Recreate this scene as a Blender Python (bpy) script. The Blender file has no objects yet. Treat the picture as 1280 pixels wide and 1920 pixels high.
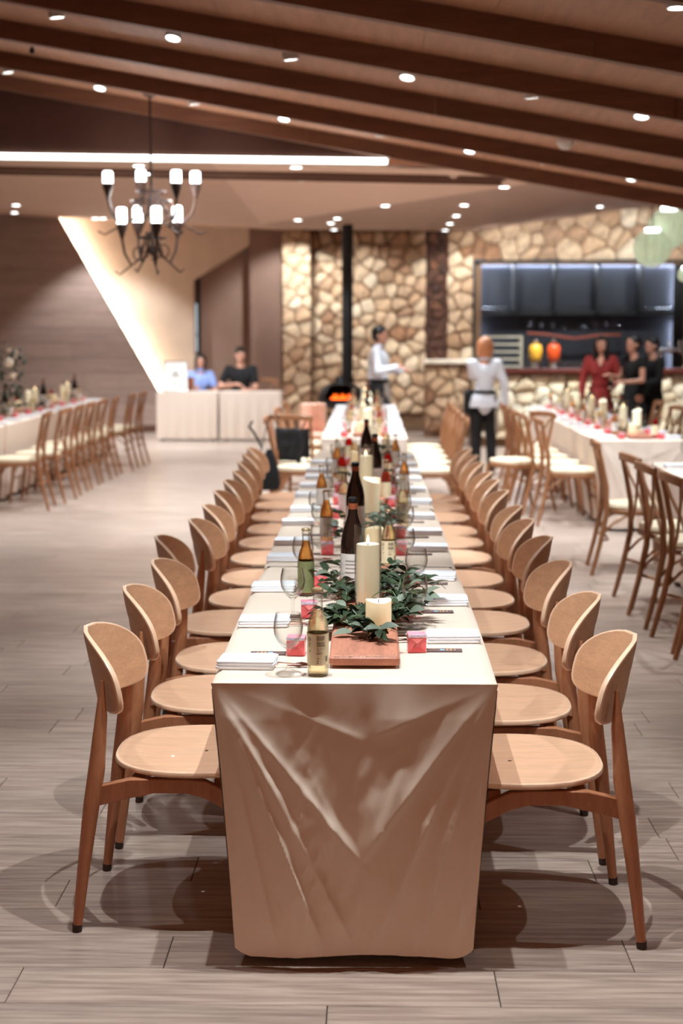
import bpy, bmesh, math, random
from math import sin, cos, pi, atan, radians, sqrt, hypot
from mathutils import Vector, Matrix, noise
random.seed(7)
C = bpy.context.scene.collection
S = bpy.context.scene
# ---------------------------------------------------------------- camera
FPX, CAMH = 2666.67, 1.635
TH = atan(335 / FPX); YAW = atan(53 / FPX * cos(TH))
cd = bpy.data.cameras.new('camera'); cam = bpy.data.objects.new('camera', cd); C.objects.link(cam)
cam.location = (0, 0, CAMH); cam.rotation_euler = (pi/2 - TH, 0, YAW)
cd.sensor_fit = 'VERTICAL'; cd.sensor_height = 36; cd.sensor_width = 24; cd.lens = 50
cd.clip_end = 200
cd.dof.use_dof = True; cd.dof.focus_distance = 4.15; cd.dof.aperture_fstop = 2.6
S.camera = cam
# ---------------------------------------------------------------- world and exposure
w = bpy.data.worlds.new('world'); S.world = w; w.use_nodes = True
bg = w.node_tree.nodes['Background']
bg.inputs[0].default_value = (1.0, 0.37, 0.19, 1); bg.inputs[1].default_value = 0.27
S.view_settings.view_transform = 'Standard'; S.view_settings.look = 'None'
S.view_settings.exposure = 0.0; S.view_settings.gamma = 1.0
S.view_settings.use_curve_mapping = False
S.cycles.max_bounces = 26; S.cycles.diffuse_bounces = 4; S.cycles.glossy_bounces = 4; S.cycles.transparent_max_bounces = 32; S.cycles.transmission_bounces = 24
S.cycles.sample_clamp_indirect = 6.0; S.cycles.caustics_reflective = False; S.cycles.caustics_refractive = False
LAMP = (0.84, 0.94, 1.0)       # colour of the ceiling spots
K_NEAR, K_MID, K_FAR = 160.0, 130.0, 225.0

def P(x, y, Y):                 # the point at depth Y seen at photo pixel x, y (only used to lay things out)
    fwd = Vector((-sin(YAW)*cos(TH), cos(YAW)*cos(TH), -sin(TH))); rt = Vector((cos(YAW), sin(YAW), 0)); up = rt.cross(fwd)
    d = fwd + rt*((x-640)/FPX) - up*((y-960)/FPX)
    return Vector((0, 0, CAMH)) + d*(Y/d.y)
def Pz(x, y, z):
    fwd = Vector((-sin(YAW)*cos(TH), cos(YAW)*cos(TH), -sin(TH))); rt = Vector((cos(YAW), sin(YAW), 0)); up = rt.cross(fwd)
    d = fwd + rt*((x-640)/FPX) - up*((y-960)/FPX)
    return Vector((0, 0, CAMH)) + d*((z-CAMH)/d.z)
# ---------------------------------------------------------------- materials
def sl(c):                      # sRGB 0-255 to linear
    return tuple(((v/255)/12.92 if v/255 <= .04045 else ((v/255+.055)/1.055)**2.4) for v in c) + (1,)
MATS = {}
def mat(name, col, rough=.6, metal=0, var=.12, scale=6, bump=0, emit=None, estr=0, rand=0, trans=0, spec=.5, sheen=0, coat=0, stretch=(1,1,1), col2=None, alpha=1, island=False, wood=0, ior=1.45, detail=4):
    if name in MATS: return MATS[name]
    m = bpy.data.materials.new(name); m.use_nodes = True; nt = m.node_tree; N = nt.nodes; L = nt.links
    b = N['Principled BSDF']; c = sl(col)
    b.inputs['Roughness'].default_value = rough; b.inputs['Metallic'].default_value = metal
    b.inputs['Transmission Weight'].default_value = trans; b.inputs['Specular IOR Level'].default_value = spec
    b.inputs['Sheen Weight'].default_value = sheen; b.inputs['Coat Weight'].default_value = coat; b.inputs['IOR'].default_value = ior
    b.inputs['Alpha'].default_value = alpha
    if emit:
        b.inputs['Emission Color'].default_value = sl(emit); b.inputs['Emission Strength'].default_value = estr
    tc = N.new('ShaderNodeTexCoord'); mp = N.new('ShaderNodeMapping'); mp.inputs['Scale'].default_value = stretch
    L.new(tc.outputs['Object'], mp.inputs[0])
    no = N.new('ShaderNodeTexNoise'); no.inputs['Scale'].default_value = scale; no.inputs['Detail'].default_value = detail
    L.new(mp.outputs[0], no.inputs['Vector'])
    if rand or island:
        oi = N.new('ShaderNodeObjectInfo') if not island else N.new('ShaderNodeNewGeometry')
        ro = oi.outputs['Random'] if not island else oi.outputs['Random Per Island']
        mu = N.new('ShaderNodeVectorMath'); mu.operation = 'SCALE'; mu.inputs[0].default_value = (17, 31, 23)
        L.new(ro, mu.inputs['Scale']); L.new(mu.outputs[0], mp.inputs['Location'])
    rp = N.new('ShaderNodeValToRGB'); c2 = sl(col2) if col2 else c
    e = rp.color_ramp.elements
    e[0].position = .32; e[1].position = .68
    e[0].color = tuple(v*(1-var) for v in c2[:3]) + (1,); e[1].color = tuple(min(1, v*(1+var)) for v in c[:3]) + (1,)
    L.new(no.outputs['Fac'], rp.inputs[0]); out = rp.outputs[0]
    if wood:
        wv = N.new('ShaderNodeTexNoise'); wv.inputs['Scale'].default_value = scale*5; wv.inputs['Detail'].default_value = 6
        L.new(mp.outputs[0], wv.inputs['Vector'])
        mr = N.new('ShaderNodeMapRange'); mr.inputs[3].default_value = 1-wood; mr.inputs[4].default_value = 1+wood
        mr.inputs[1].default_value = .3; mr.inputs[2].default_value = .7
        L.new(wv.outputs['Fac'], mr.inputs[0])
        mx = N.new('ShaderNodeMix'); mx.data_type = 'RGBA'; mx.blend_type = 'MULTIPLY'; mx.inputs[0].default_value = 1
        L.new(out, mx.inputs[6]); L.new(mr.outputs[0], mx.inputs[7]); out = mx.outputs[2]
    if rand or island:
        m2 = N.new('ShaderNodeMapRange'); r = rand or .15; m2.inputs[3].default_value = 1-r; m2.inputs[4].default_value = 1+r
        L.new(ro, m2.inputs[0]); mx = N.new('ShaderNodeMix'); mx.data_type = 'RGBA'; mx.blend_type = 'MULTIPLY'; mx.inputs[0].default_value = 1
        L.new(out, mx.inputs[6]); L.new(m2.outputs[0], mx.inputs[7]); out = mx.outputs[2]
    L.new(out, b.inputs['Base Color'])
    if bump:
        bp = N.new('ShaderNodeBump'); bp.inputs['Strength'].default_value = bump; bp.inputs['Distance'].default_value = .01
        L.new(no.outputs['Fac'], bp.inputs['Height']); L.new(bp.outputs[0], b.inputs['Normal'])
    MATS[name] = m; return m
def ramp_mat(name, cols, rough=.85, island=False, scale=9, bump=.5):
    """stone: colour picked per object, mottled"""
    m = bpy.data.materials.new(name); m.use_nodes = True; nt = m.node_tree; N = nt.nodes; L = nt.links; b = N['Principled BSDF']
    b.inputs['Roughness'].default_value = rough
    oi = N.new('ShaderNodeObjectInfo'); rp = N.new('ShaderNodeValToRGB'); L.new(oi.outputs['Random'], rp.inputs[0])
    e = rp.color_ramp.elements
    while len(e) < len(cols): e.new(.5)
    for i, c in enumerate(cols): e[i].position = i/(len(cols)-1); e[i].color = sl(c)
    tc = N.new('ShaderNodeTexCoord'); no = N.new('ShaderNodeTexNoise'); no.inputs['Scale'].default_value = scale; no.inputs['Detail'].default_value = 5
    L.new(tc.outputs['Object'], no.inputs['Vector'])
    mr = N.new('ShaderNodeMapRange'); mr.inputs[1].default_value = .3; mr.inputs[2].default_value = .7; mr.inputs[3].default_value = .62; mr.inputs[4].default_value = 1.25
    L.new(no.outputs['Fac'], mr.inputs[0])
    mx = N.new('ShaderNodeMix'); mx.data_type = 'RGBA'; mx.blend_type = 'MULTIPLY'; mx.inputs[0].default_value = 1
    L.new(rp.outputs[0], mx.inputs[6]); L.new(mr.outputs[0], mx.inputs[7]); L.new(mx.outputs[2], b.inputs['Base Color'])
    bp = N.new('ShaderNodeBump'); bp.inputs['Strength'].default_value = bump; bp.inputs['Distance'].default_value = .02
    L.new(no.outputs['Fac'], bp.inputs['Height']); L.new(bp.outputs[0], b.inputs['Normal'])
    MATS[name] = m; return m
def glass_mat(name, col=(1,1,1), clear=.5, rough=0.0, ior=1.45):
    m = bpy.data.materials.new(name); m.use_nodes = True; nt = m.node_tree; N = nt.nodes; L = nt.links
    b = N['Principled BSDF']; b.inputs['Base Color'].default_value = (*col, 1); b.inputs['Roughness'].default_value = rough
    b.inputs['Transmission Weight'].default_value = 1; b.inputs['IOR'].default_value = ior
    t = N.new('ShaderNodeBsdfTransparent'); t.inputs[0].default_value = (*col, 1)
    mx = N.new('ShaderNodeMixShader'); mx.inputs[0].default_value = clear
    L.new(b.outputs[0], mx.inputs[1]); L.new(t.outputs[0], mx.inputs[2]); L.new(mx.outputs[0], N['Material Output'].inputs[0])
    MATS[name] = m; return m
M = MATS
M['oak'] = mat('oak_veneer', (212,167,134), .48, var=.07, scale=5, stretch=(1,9,9), wood=.07, rand=.05, coat=.04)
M['oak_back'] = mat('oak_backrest', (196,148,112), .45, var=.08, scale=5, stretch=(6,1,9), wood=.08, rand=.06, coat=.04)
M['oak_edge'] = mat('oak_ply_edge', (224,184,152), .35, var=.05, scale=30, coat=.2)
M['oak_leg'] = mat('oak_frame', (164,106,72), .42, var=.1, scale=7, stretch=(8,8,1), wood=.1, rand=.05)
M['foot'] = mat('dark_foot', (48,30,22), .6)
M['bentwood'] = mat('bentwood', (150,100,66), .45, var=.12, scale=8, stretch=(6,6,1), wood=.1, rand=.1)
M['cushion'] = mat('cream_cushion', (226,208,178), .8, var=.05, bump=.1)
M['cloth'] = mat('beige_tablecloth', (224,203,182), .5, var=.02, scale=260, bump=.015, sheen=.25)
M['cloth_far'] = mat('pale_tablecloth', (226,206,190), .8, var=.02, scale=60)
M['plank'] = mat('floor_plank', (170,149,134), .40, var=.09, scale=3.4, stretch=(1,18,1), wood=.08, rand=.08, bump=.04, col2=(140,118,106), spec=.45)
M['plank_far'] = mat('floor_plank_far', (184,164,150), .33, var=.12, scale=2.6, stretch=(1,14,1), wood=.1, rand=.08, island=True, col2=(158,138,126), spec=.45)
M['subfloor'] = mat('subfloor', (52,40,34), .9)
M['beam'] = mat('ceiling_beam', (120,80,60), .6, var=.12, scale=2, stretch=(1,10,10), wood=.1, rand=.07)
M['cpanel'] = mat('ceiling_panel', (172,122,94), .6, var=.1, scale=2, stretch=(9,1,1), wood=.08, rand=.06)
M['gable'] = mat('gable_panel', (76,46,34), .7, var=.1)
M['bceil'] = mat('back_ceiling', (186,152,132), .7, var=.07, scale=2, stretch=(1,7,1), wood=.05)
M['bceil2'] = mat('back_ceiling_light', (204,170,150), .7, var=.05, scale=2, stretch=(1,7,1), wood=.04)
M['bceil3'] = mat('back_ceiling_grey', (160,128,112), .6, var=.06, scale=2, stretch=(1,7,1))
M['trim'] = mat('dark_trim', (96,62,44), .6)
M['wallwood'] = mat('wall_board', (158,132,120), .6, var=.1, scale=1.5, stretch=(1,1,12), wood=.1, rand=.07)
M['plaster'] = mat('plaster', (206,180,158), .85, var=.07, scale=3, bump=.15)
M['taupe'] = mat('taupe_panel', (140,108,92), .75, var=.05, scale=3)
M['taupe2'] = mat('taupe_door', (158,126,108), .7, var=.04, scale=3)
M['sidewall'] = mat('side_wall', (150,112,90), .8)
M['mortar'] = mat('mortar', (116,86,62), .95, bump=.3, scale=20)
M['stone'] = ramp_mat('rubble_stone', [(140,96,68),(206,172,138),(172,130,96),(226,198,164),(186,146,112),(214,184,150),(158,110,78),(196,158,122),(232,208,178)])
M['stone_l'] = ramp_mat('pale_rubble_stone', [(224,200,164),(240,224,194),(206,180,144),(246,234,208),(228,206,172),(250,240,216)])
M['stone_d'] = ramp_mat('dark_rubble_stone', [(96,56,38),(70,40,28),(120,74,50),(58,34,24)])
M['black'] = mat('black_metal', (18,15,15), .5)
M['iron'] = mat('bronze_iron', (52,30,20), .75)
M['white'] = mat('white_paint', (232,228,222), .5, var=.02)
M['darkpanel'] = mat('bar_back_panel', (42,43,50), .6, var=.05)
M['darkwood'] = mat('bar_top_wood', (84,34,22), .35, var=.2, scale=4, stretch=(1,6,6))
M['copper'] = mat('copper', (150,78,60), .5, metal=.6)
M['chrome'] = mat('chrome', (220,220,220), .15, metal=1)
M['led'] = mat('led_white', (255,255,255), .5, emit=(236,246,244), estr=9)
M['led_soft'] = mat('led_blue', (255,255,255), .5, emit=(196,208,230), estr=190)
M['led_warm'] = mat('led_warm', (255,255,255), .5, emit=(255,246,226), estr=34)
M['lamp'] = mat('lamp_disc', (255,255,255), .5, emit=(240,248,250), estr=14)
M['lampglass'] = mat('lamp_tube', (255,255,255), .5, emit=(238,246,248), estr=7)
M['napkin'] = mat('white_napkin', (238,238,242), .85, var=.015, scale=90, bump=.06, sheen=.2)
M['card'] = mat('menu_card', (104,84,86), .5, var=.08, scale=40)
M['gold'] = mat('gold_print', (200,160,110), .4)
M['bluep'] = mat('blue_print', (150,190,205), .5)
M['pink'] = mat('coral_box', (240,104,108), .32, var=.1, scale=25, coat=.5)
M['pinkp'] = mat('pink_print', (240,150,165), .4, var=.25, scale=90)
M['lilac'] = mat('lilac_print', (206,196,214), .5, var=.3, scale=110)
M['board'] = mat('cedar_board', (178,116,92), .55, var=.16, scale=5, stretch=(6,1,6), wood=.12)
M['wax'] = mat('ivory_wax', (244,236,208), .45, var=.03, scale=6, emit=(255,234,190), estr=.30)  # emission put into the wax to brighten its dim sides
M['waxs'] = mat('ivory_wax_glow', (246,234,200), .45, var=.06, scale=8, emit=(255,222,166), estr=.36)  # stronger added glow, though these short candles carry no flame
M['flame'] = mat('flame', (255,255,255), .5, emit=(255,214,150), estr=7)
M['wick'] = mat('wick', (60,40,30), .9)
M['leaf'] = mat('eucalyptus_leaf', (52,66,40), .6, var=.18, scale=20, rand=.35, col2=(36,46,28), spec=.3)
M['leaf2'] = mat('eucalyptus_leaf_grey', (104,112,94), .5, var=.12, scale=20, rand=.25)
M['stem'] = mat('eucalyptus_stem', (120,138,98), .6)
M['champ'] = mat('dark_bottle_glass', (30,20,16), .12, coat=.6, var=.05)
M['foil'] = mat('copper_foil', (176,96,66), .35, metal=.4)
M['label'] = mat('paper_label', (244,228,188), .6, var=.04, scale=30)
M['label_g'] = mat('green_label', (122,126,84), .5, var=.15, scale=25)
M['label_w'] = mat('white_label', (222,212,204), .5, var=.1, scale=30)
M['ink'] = mat('ink', (58,46,34), .6)
M['cap'] = mat('crown_cap', (188,162,120), .3, metal=.6)
M['shirt'] = mat('white_shirt', (222,224,232), .8, var=.03)
M['blk'] = mat('black_fabric', (22,20,22), .85)
M['red'] = mat('red_dress', (136,34,30), .75, var=.1, scale=30)
M['blue'] = mat('blue_shirt', (138,158,214), .8, var=.06)
M['skin'] = mat('skin', (214,158,134), .5, var=.04)
M['hair'] = mat('black_hair', (24,18,16), .45, var=.2, scale=20)
M['blond'] = mat('copper_hair', (186,120,80), .45, var=.18, scale=20)
M['apron'] = mat('grey_apron', (138,124,112), .85)
M['eye'] = mat('eye_dark', (30,20,18), .3)
M['lip'] = mat('lips', (178,76,70), .5)
M['shoe'] = mat('shoe_black', (16,14,14), .4)
M['yellow'] = mat('yellow_juice', (236,176,60), .2, var=.05)
M['orange'] = mat('orange_juice', (226,84,40), .2, var=.05)
M['pinkch'] = mat('pink_upholstery', (238,188,164), .7)
M['fire'] = mat('fire', (255,120,40), .6, emit=(255,96,24), estr=4)
M['brown'] = mat('brown_leather', (120,64,40), .6)
M['flower'] = mat('cream_petal', (240,224,206), .7, var=.05, rand=.1)
def thin_glass(name, edge=.5, refl=.85):     # thin-walled clear glass: grazing angles reflect more and tint more
    m = bpy.data.materials.new(name); m.use_nodes = True; nt = m.node_tree; N = nt.nodes; L = nt.links; N.remove(N['Principled BSDF'])
    lw = N.new('ShaderNodeLayerWeight'); lw.inputs[0].default_value = .5
    pw = N.new('ShaderNodeMath'); pw.operation = 'POWER'; pw.inputs[1].default_value = 2.7; L.new(lw.outputs['Facing'], pw.inputs[0])
    mc = N.new('ShaderNodeMix'); mc.data_type = 'RGBA'; mc.inputs[6].default_value = (.985,.99,.985,1); mc.inputs[7].default_value = (edge, edge*.98, edge*.95, 1); L.new(pw.outputs[0], mc.inputs[0])
    t = N.new('ShaderNodeBsdfTransparent'); L.new(mc.outputs[2], t.inputs[0]); g = N.new('ShaderNodeBsdfGlossy'); g.inputs['Roughness'].default_value = .03
    mu = N.new('ShaderNodeMath'); mu.operation = 'MULTIPLY_ADD'; mu.inputs[1].default_value = refl; mu.inputs[2].default_value = .035; L.new(pw.outputs[0], mu.inputs[0])
    mx = N.new('ShaderNodeMixShader'); L.new(mu.outputs[0], mx.inputs[0]); L.new(t.outputs[0], mx.inputs[1]); L.new(g.outputs[0], mx.inputs[2]); L.new(mx.outputs[0], N['Material Output'].inputs[0])
    MATS[name] = m; return m
M['glass'] = thin_glass('clear_glass'); M['glass_thin'] = thin_glass('thin_glass', .7, .8)
thin_glass('solid_glass', .84, .6)
M['globe'] = mat('mint_mesh', (176,190,158), .6, trans=.0, alpha=.6, emit=(200,214,186), estr=.42, scale=40, var=.2)
def liquor(name, col, clear=.5): return glass_mat(name, [v for v in sl(col)[:3]], clear, ior=1.36)
liquor('gold_beer', (255,246,214)); liquor('amber_beer', (243,190,120)); liquor('red_drink', (220,50,40)); liquor('pink_drink', (240,130,110))
# ---------------------------------------------------------------- mesh helpers
class MB:
    def __init__(s): s.v = []; s.f = []; s.m = []; s.cur = 0
    def add(s, vs, fs, mx=None):
        o = len(s.v)
        s.v += [tuple(mx @ Vector(v)) if mx else tuple(v) for v in vs]
        s.f += [tuple(i+o for i in f) for f in fs]; s.m += [s.cur]*len(fs); return s
    def box(s, c, d, rz=0, mx=None):
        x, y, z = (k/2 for k in d); R = Matrix.Translation(c) @ Matrix.Rotation(rz, 4, 'Z')
        if mx: R = mx @ R
        return s.add([(a*x, b*y, e*z) for a in (-1, 1) for b in (-1, 1) for e in (-1, 1)],
              [(0,1,3,2),(4,6,7,5),(0,4,5,1),(2,3,7,6),(0,2,6,4),(1,5,7,3)], R)
    def rbox(s, c, d, r=.01, rz=0, mx=None):   # box with chamfered vertical and top edges
        x, y, z = (k/2 for k in d); r = min(r, x*.9, y*.9, z*.9)
        R = Matrix.Translation(c) @ Matrix.Rotation(rz, 4, 'Z')
        if mx: R = mx @ R
        def ring(q, zz, cr): 
            a, b = x-q, y-q
            return [(a-cr,-b,zz),(a,-b+cr,zz),(a,b-cr,zz),(a-cr,b,zz),(-a+cr,b,zz),(-a,b-cr,zz),(-a,-b+cr,zz),(-a+cr,-b,zz)]
        rs = [ring(r,-z,r*.5), ring(0,-z+r,r), ring(0,z-r,r), ring(r,z,r*.5)]
        return s.loft(rs, True, R)
    def loft(s, rings, caps=True, mx=None, closed=True):
        n = len(rings[0]); vs = [p for r in rings for p in r]; fs = []
        for i in range(len(rings)-1):
            for j in range(n if closed else n-1):
                k = (j+1) % n; fs.append((i*n+j, i*n+k, (i+1)*n+k, (i+1)*n+j))
        if caps: fs.append(tuple(range(n-1, -1, -1))); fs.append(tuple((len(rings)-1)*n+j for j in range(n)))
        return s.add(vs, fs, mx)
    def tube(s, pts, rad, n=8, flat=1.0, up=None):
        pts = [Vector(p) for p in pts]
        if not isinstance(rad, (list, tuple)): rad = [rad]*len(pts)
        rings = []; ref = Vector(up) if up else None
        for i, p in enumerate(pts):
            t = (pts[min(i+1, len(pts)-1)] - pts[max(i-1, 0)])
            t = t.normalized() if t.length > 1e-9 else Vector((0, 0, 1))
            if ref is None: ref = Vector((0, 0, 1)) if abs(t.z) < .9 else Vector((1, 0, 0))
            a = t.cross(ref)
            a = a.normalized() if a.length > 1e-6 else t.orthogonal().normalized()
            b = a.cross(t).normalized()
            if not up: ref = b
            rings.append([p + a*cos(2*pi*k/n)*rad[i] + b*sin(2*pi*k/n)*rad[i]*flat for k in range(n)])
        return s.loft(rings)
    def lathe(s, prof, n=20, mx=None, caps=False):
        rings = [[(max(r, 1e-5)*cos(2*pi*k/n), max(r, 1e-5)*sin(2*pi*k/n), z) for k in range(n)] for r, z in prof]
        return s.loft(rings, caps, mx)
    def ball(s, c, r, n=12, mx=None):
        if not isinstance(r, (list, tuple)): r = (r, r, r)
        pr = [(sin(pi*i/(n//2+2)), -cos(pi*i/(n//2+2))) for i in range(n//2+3)]
        R = Matrix.Translation(c) @ Matrix.Diagonal((*r, 1))
        if mx: R = mx @ R
        return s.lathe(pr, n, R)
    def caps(s, a, ra, b, rb, n=12):       # tapered capsule
        a, b = Vector(a), Vector(b); d = b-a; L = max(d.length, 1e-4); t = d.normalized()
        q = Vector((0, 0, 1)).rotation_difference(t).to_matrix().to_4x4()
        pr = [(ra*sin(pi/2*i/4), -ra*cos(pi/2*i/4)) for i in range(5)] + [(rb*cos(pi/2*i/4), L+rb*sin(pi/2*i/4)) for i in range(5)]
        return s.lathe(pr, n, Matrix.Translation(a) @ q)
    def grid(s, nu, nv, fn, flip=False):
        vs = [fn(i/nu, j/nv) for j in range(nv+1) for i in range(nu+1)]; fs = []
        for j in range(nv):
            for i in range(nu):
                a = j*(nu+1)+i; q = (a, a+1, a+nu+2, a+nu+1); fs.append(q[::-1] if flip else q)
        return s.add(vs, fs)
    def mesh(s, name, mats, smooth=True):
        me = bpy.data.meshes.new(name); me.from_pydata(s.v, [], s.f)
        for m in (mats if isinstance(mats, (list, tuple)) else [mats]): me.materials.append(m)
        me.polygons.foreach_set('material_index', s.m)
        me.polygons.foreach_set('use_smooth', [smooth]*len(me.polygons))
        me.update()
        if len(me.polygons) < 6000:
            bm = bmesh.new(); bm.from_mesh(me); bmesh.ops.recalc_face_normals(bm, faces=bm.faces); bm.to_mesh(me); bm.free()
        if smooth:
            try: me.set_sharp_from_angle(angle=radians(38))
            except Exception: pass
        return me
    def build(s, name, mats, parent=None, smooth=True, bevel=0):
        o = bpy.data.objects.new(name, s.mesh(name, mats, smooth)); C.objects.link(o)
        if parent: o.parent = parent
        if bevel:
            b = o.modifiers.new('bevel', 'BEVEL'); b.width = bevel; b.segments = 2; b.limit_method = 'ANGLE'
        return o
def tag(o, label=None, cat=None, group=None, kind=None):
    if label: o['label'] = label
    if cat: o['category'] = cat
    if group: o['group'] = group
    if kind: o['kind'] = kind
    return o
def thing(name, label, cat, loc=(0, 0, 0), rz=0, group=None):
    o = bpy.data.objects.new(name, None); C.objects.link(o); o.location = loc; o.rotation_euler = (0, 0, rz); o.empty_display_size = .1
    return tag(o, label, cat, group)
def struct(name):
    o = bpy.data.objects.new(name, None); C.objects.link(o); o['kind'] = 'structure'; return o
def dup(src, loc, rz=None, label=None, group=None, scale=None):
    r = src.copy(); C.objects.link(r); r.location = loc
    if rz is not None: r.rotation_euler = (0, 0, rz)
    if label: r['label'] = label
    if group: r['group'] = group
    if scale: r.scale = (scale,)*3
    for ch in src.children:
        c = ch.copy(); C.objects.link(c); c.parent = r
        for g in ch.children:
            d = g.copy(); C.objects.link(d); d.parent = c
    return r
class Pool:                       # first call returns the prototype, later ones copies of it
    def __init__(s, make): s.make = make; s.src = None
    def __call__(s, loc, rz=0, label=None, group=None, cat=None, scale=None):
        if s.src is None:
            s.src = s.make(); s.src.location = loc; s.src.rotation_euler = (0, 0, rz)
            if label: s.src['label'] = label
            if group: s.src['group'] = group
            if scale: s.src.scale = (scale,)*3
            return s.src
        return dup(s.src, loc, rz, label, group, scale or 1)
def num(i):
    return ORD[i] if i < len(ORD) else f"{i}{'th' if 10 < i % 100 < 14 else {1: 'st', 2: 'nd', 3: 'rd'}.get(i % 10, 'th')}"
ORD = ['', 'first', 'second', 'third', 'fourth', 'fifth', 'sixth', 'seventh', 'eighth', 'ninth', 'tenth', 'eleventh', 'twelfth', 'thirteenth', 'fourteenth', 'fifteenth']
def nth(i, n):
    return 'nearest' if i == 1 else 'farthest' if i == n else ORD[i]
def spot(loc, target, power, parent=None, size=radians(80), r=.015, blend=.5, col=LAMP):
    ld = bpy.data.lights.new('lamp', 'SPOT'); ld.energy = power; ld.spot_size = size; ld.spot_blend = blend; ld.shadow_soft_size = r; ld.color = col
    o = bpy.data.objects.new('lamp', ld); C.objects.link(o)
    o.location = loc; d = Vector(target) - Vector(loc); o.rotation_euler = d.to_track_quat('-Z', 'Y').to_euler()
    return o
def text_verts(s_, size):
    cu = bpy.data.curves.new('t', 'FONT'); cu.body = s_; cu.size = size; o = bpy.data.objects.new('t', cu); C.objects.link(o)
    bpy.context.view_layer.update(); me = o.evaluated_get(bpy.context.evaluated_depsgraph_get()).to_mesh()
    vs = [tuple(v.co) for v in me.vertices]; fs = [tuple(p.vertices) for p in me.polygons]
    o.to_mesh_clear(); bpy.data.objects.remove(o); bpy.data.curves.remove(cu); return vs, fs
# ================================================================ THE SETTING
# ---- floor: individual planks near, joined planks beyond
floor = struct('floor')
MB().box((0, 10.5, -.035), (18, 30, .03)).build('subfloor', M['subfloor'], floor)
JX = {0: .325, 1: .688, 2: .05, 3: -.90, 4: .686, 5: -.25, 6: .95, 7: .30, 8: 1.10, -1: -.10, -2: .5}
far = MB(); L = 1.22; plank_cache = {}
def plank_mesh(l):
    k = round(l, 2)
    if k not in plank_cache:
        b = MB(); g = .0012; a, w_ = l/2-g, .099-g; c = .0016
        b.loft([[(-a,-w_,-.012),(a,-w_,-.012),(a,w_,-.012),(-a,w_,-.012)], [(-a,-w_,-c),(a,-w_,-c),(a,w_,-c),(-a,w_,-c)], [(-a+c,-w_+c,0),(a-c,-w_+c,0),(a-c,w_-c,0),(-a+c,w_-c,0)]])
        plank_cache[k] = b.mesh('floor_plank', M['plank'], False)
    return plank_cache[k]
n_pl = 0
for k in range(-5, 104):
    y0 = 3.308 + .198*k; yc = y0 + .099
    j = JX.get(k, (k*0.4567 + .13*((k*7) % 5)) % L)
    x = j - L*math.ceil((j+8)/L)
    while x < 8:
        xa, xb = max(x, -8), min(x+L, 8); xc = (xa+xb)/2
        if xb-xa > .02:
            if yc < 8.8 and yc > 2.6 and abs(xc) - L/2 < .3*yc + .25 and xb-xa > 1.2:
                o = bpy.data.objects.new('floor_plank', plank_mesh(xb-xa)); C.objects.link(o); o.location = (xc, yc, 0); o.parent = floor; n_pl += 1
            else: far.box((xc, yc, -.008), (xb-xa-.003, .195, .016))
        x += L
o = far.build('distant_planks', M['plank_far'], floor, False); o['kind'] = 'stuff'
# ---- sloped ceiling with beams
ceil = struct('ceiling')
def zb(x): return 3.2545 - .175*x            # underside of the beams
SL = math.atan(-.175); cs = cos(SL)
BY = [13.3, 11.90, 10.42, 8.98, 7.66, 6.30, 4.95, 3.6, 2.2]
XL, XR = -7.9, 7.9
def slope_box(x0, x1, y0, y1, z0, z1, b=None):      # a box that follows the slope, z measured from the beam underside
    b = b or MB()
    vs = [(x, y, zb(x)+z) for x in (x0, x1) for y in (y0, y1) for z in (z0, z1)]
    return b.add(vs, [(0,1,3,2),(4,6,7,5),(0,4,5,1),(2,3,7,6),(0,2,6,4),(1,5,7,3)])
for i, y in enumerate(BY):
    seg = 2.44; x = XL - .7*(i % 3)
    while x < XR:
        a, b_ = max(x, XL), min(x+seg, XR)
        if b_ - a > .1: slope_box(a+.002, b_-.002, y-.035, y+.035, 0, .30).build('beam', M['beam'], ceil, False)
        x += seg
    if i < len(BY)-1:
        y2 = BY[i+1]; x = XL - .33*(i % 2); pw = 1.22
        while x < XR:
            a, b_ = max(x, XL), min(x+pw, XR)
            if b_ - a > .1: slope_box(a+.0015, b_-.0015, y2+.035, y-.035, .13, .15).build('ceiling_panel', M['cpanel'], ceil, False)
            x += pw
for y in (8.98, 6.30, 7.66, 4.95):                       # recessed lighting tracks just behind the beams
    slope_box(XL, XR, y+.045, y+.085, .105, .129).build('light_track', M['black'], ceil, False)
slope_box(XL, XR, 2.1, 13.36, .31, .35).build('roof_deck', M['gable'], ceil, False)
# gable panel down to the light strip, and the strip
zl = lambda x: 3.225 - .0155*(x-.16)
g = MB(); g.loft([[(XL, 13.34, zl(XL)), (.16, 13.34, zl(.16)), (.16, 13.34, zb(.16)+.2), (XL, 13.34, zb(XL)+.3)],
                  [(XL, 13.42, zl(XL)), (.16, 13.42, zl(.16)), (.16, 13.42, zb(.16)+.2), (XL, 13.42, zb(XL)+.3)]])
g.build('gable_panel', M['gable'], ceil, False)
led = thing('light_strip', 'long white linear light strip under the dark gable panel', 'light strip')
g = MB(); g.loft([[(XL, y, zl(XL)-.042), (.15, y, zl(.15)-.042), (.15, y, zl(.15)-.004), (XL, y, zl(XL)-.004)] for y in (13.32, 13.37)])
g.build('diffuser', M['led'], led, False)
g = MB(); g.loft([[(XL, y, zl(XL)-.05), (.16, y, zl(.16)-.05), (.16, y, zl(.16)), (XL, y, zl(XL))] for y in (13.37, 13.42)])
g.build('housing', M['white'], led, False)
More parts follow.
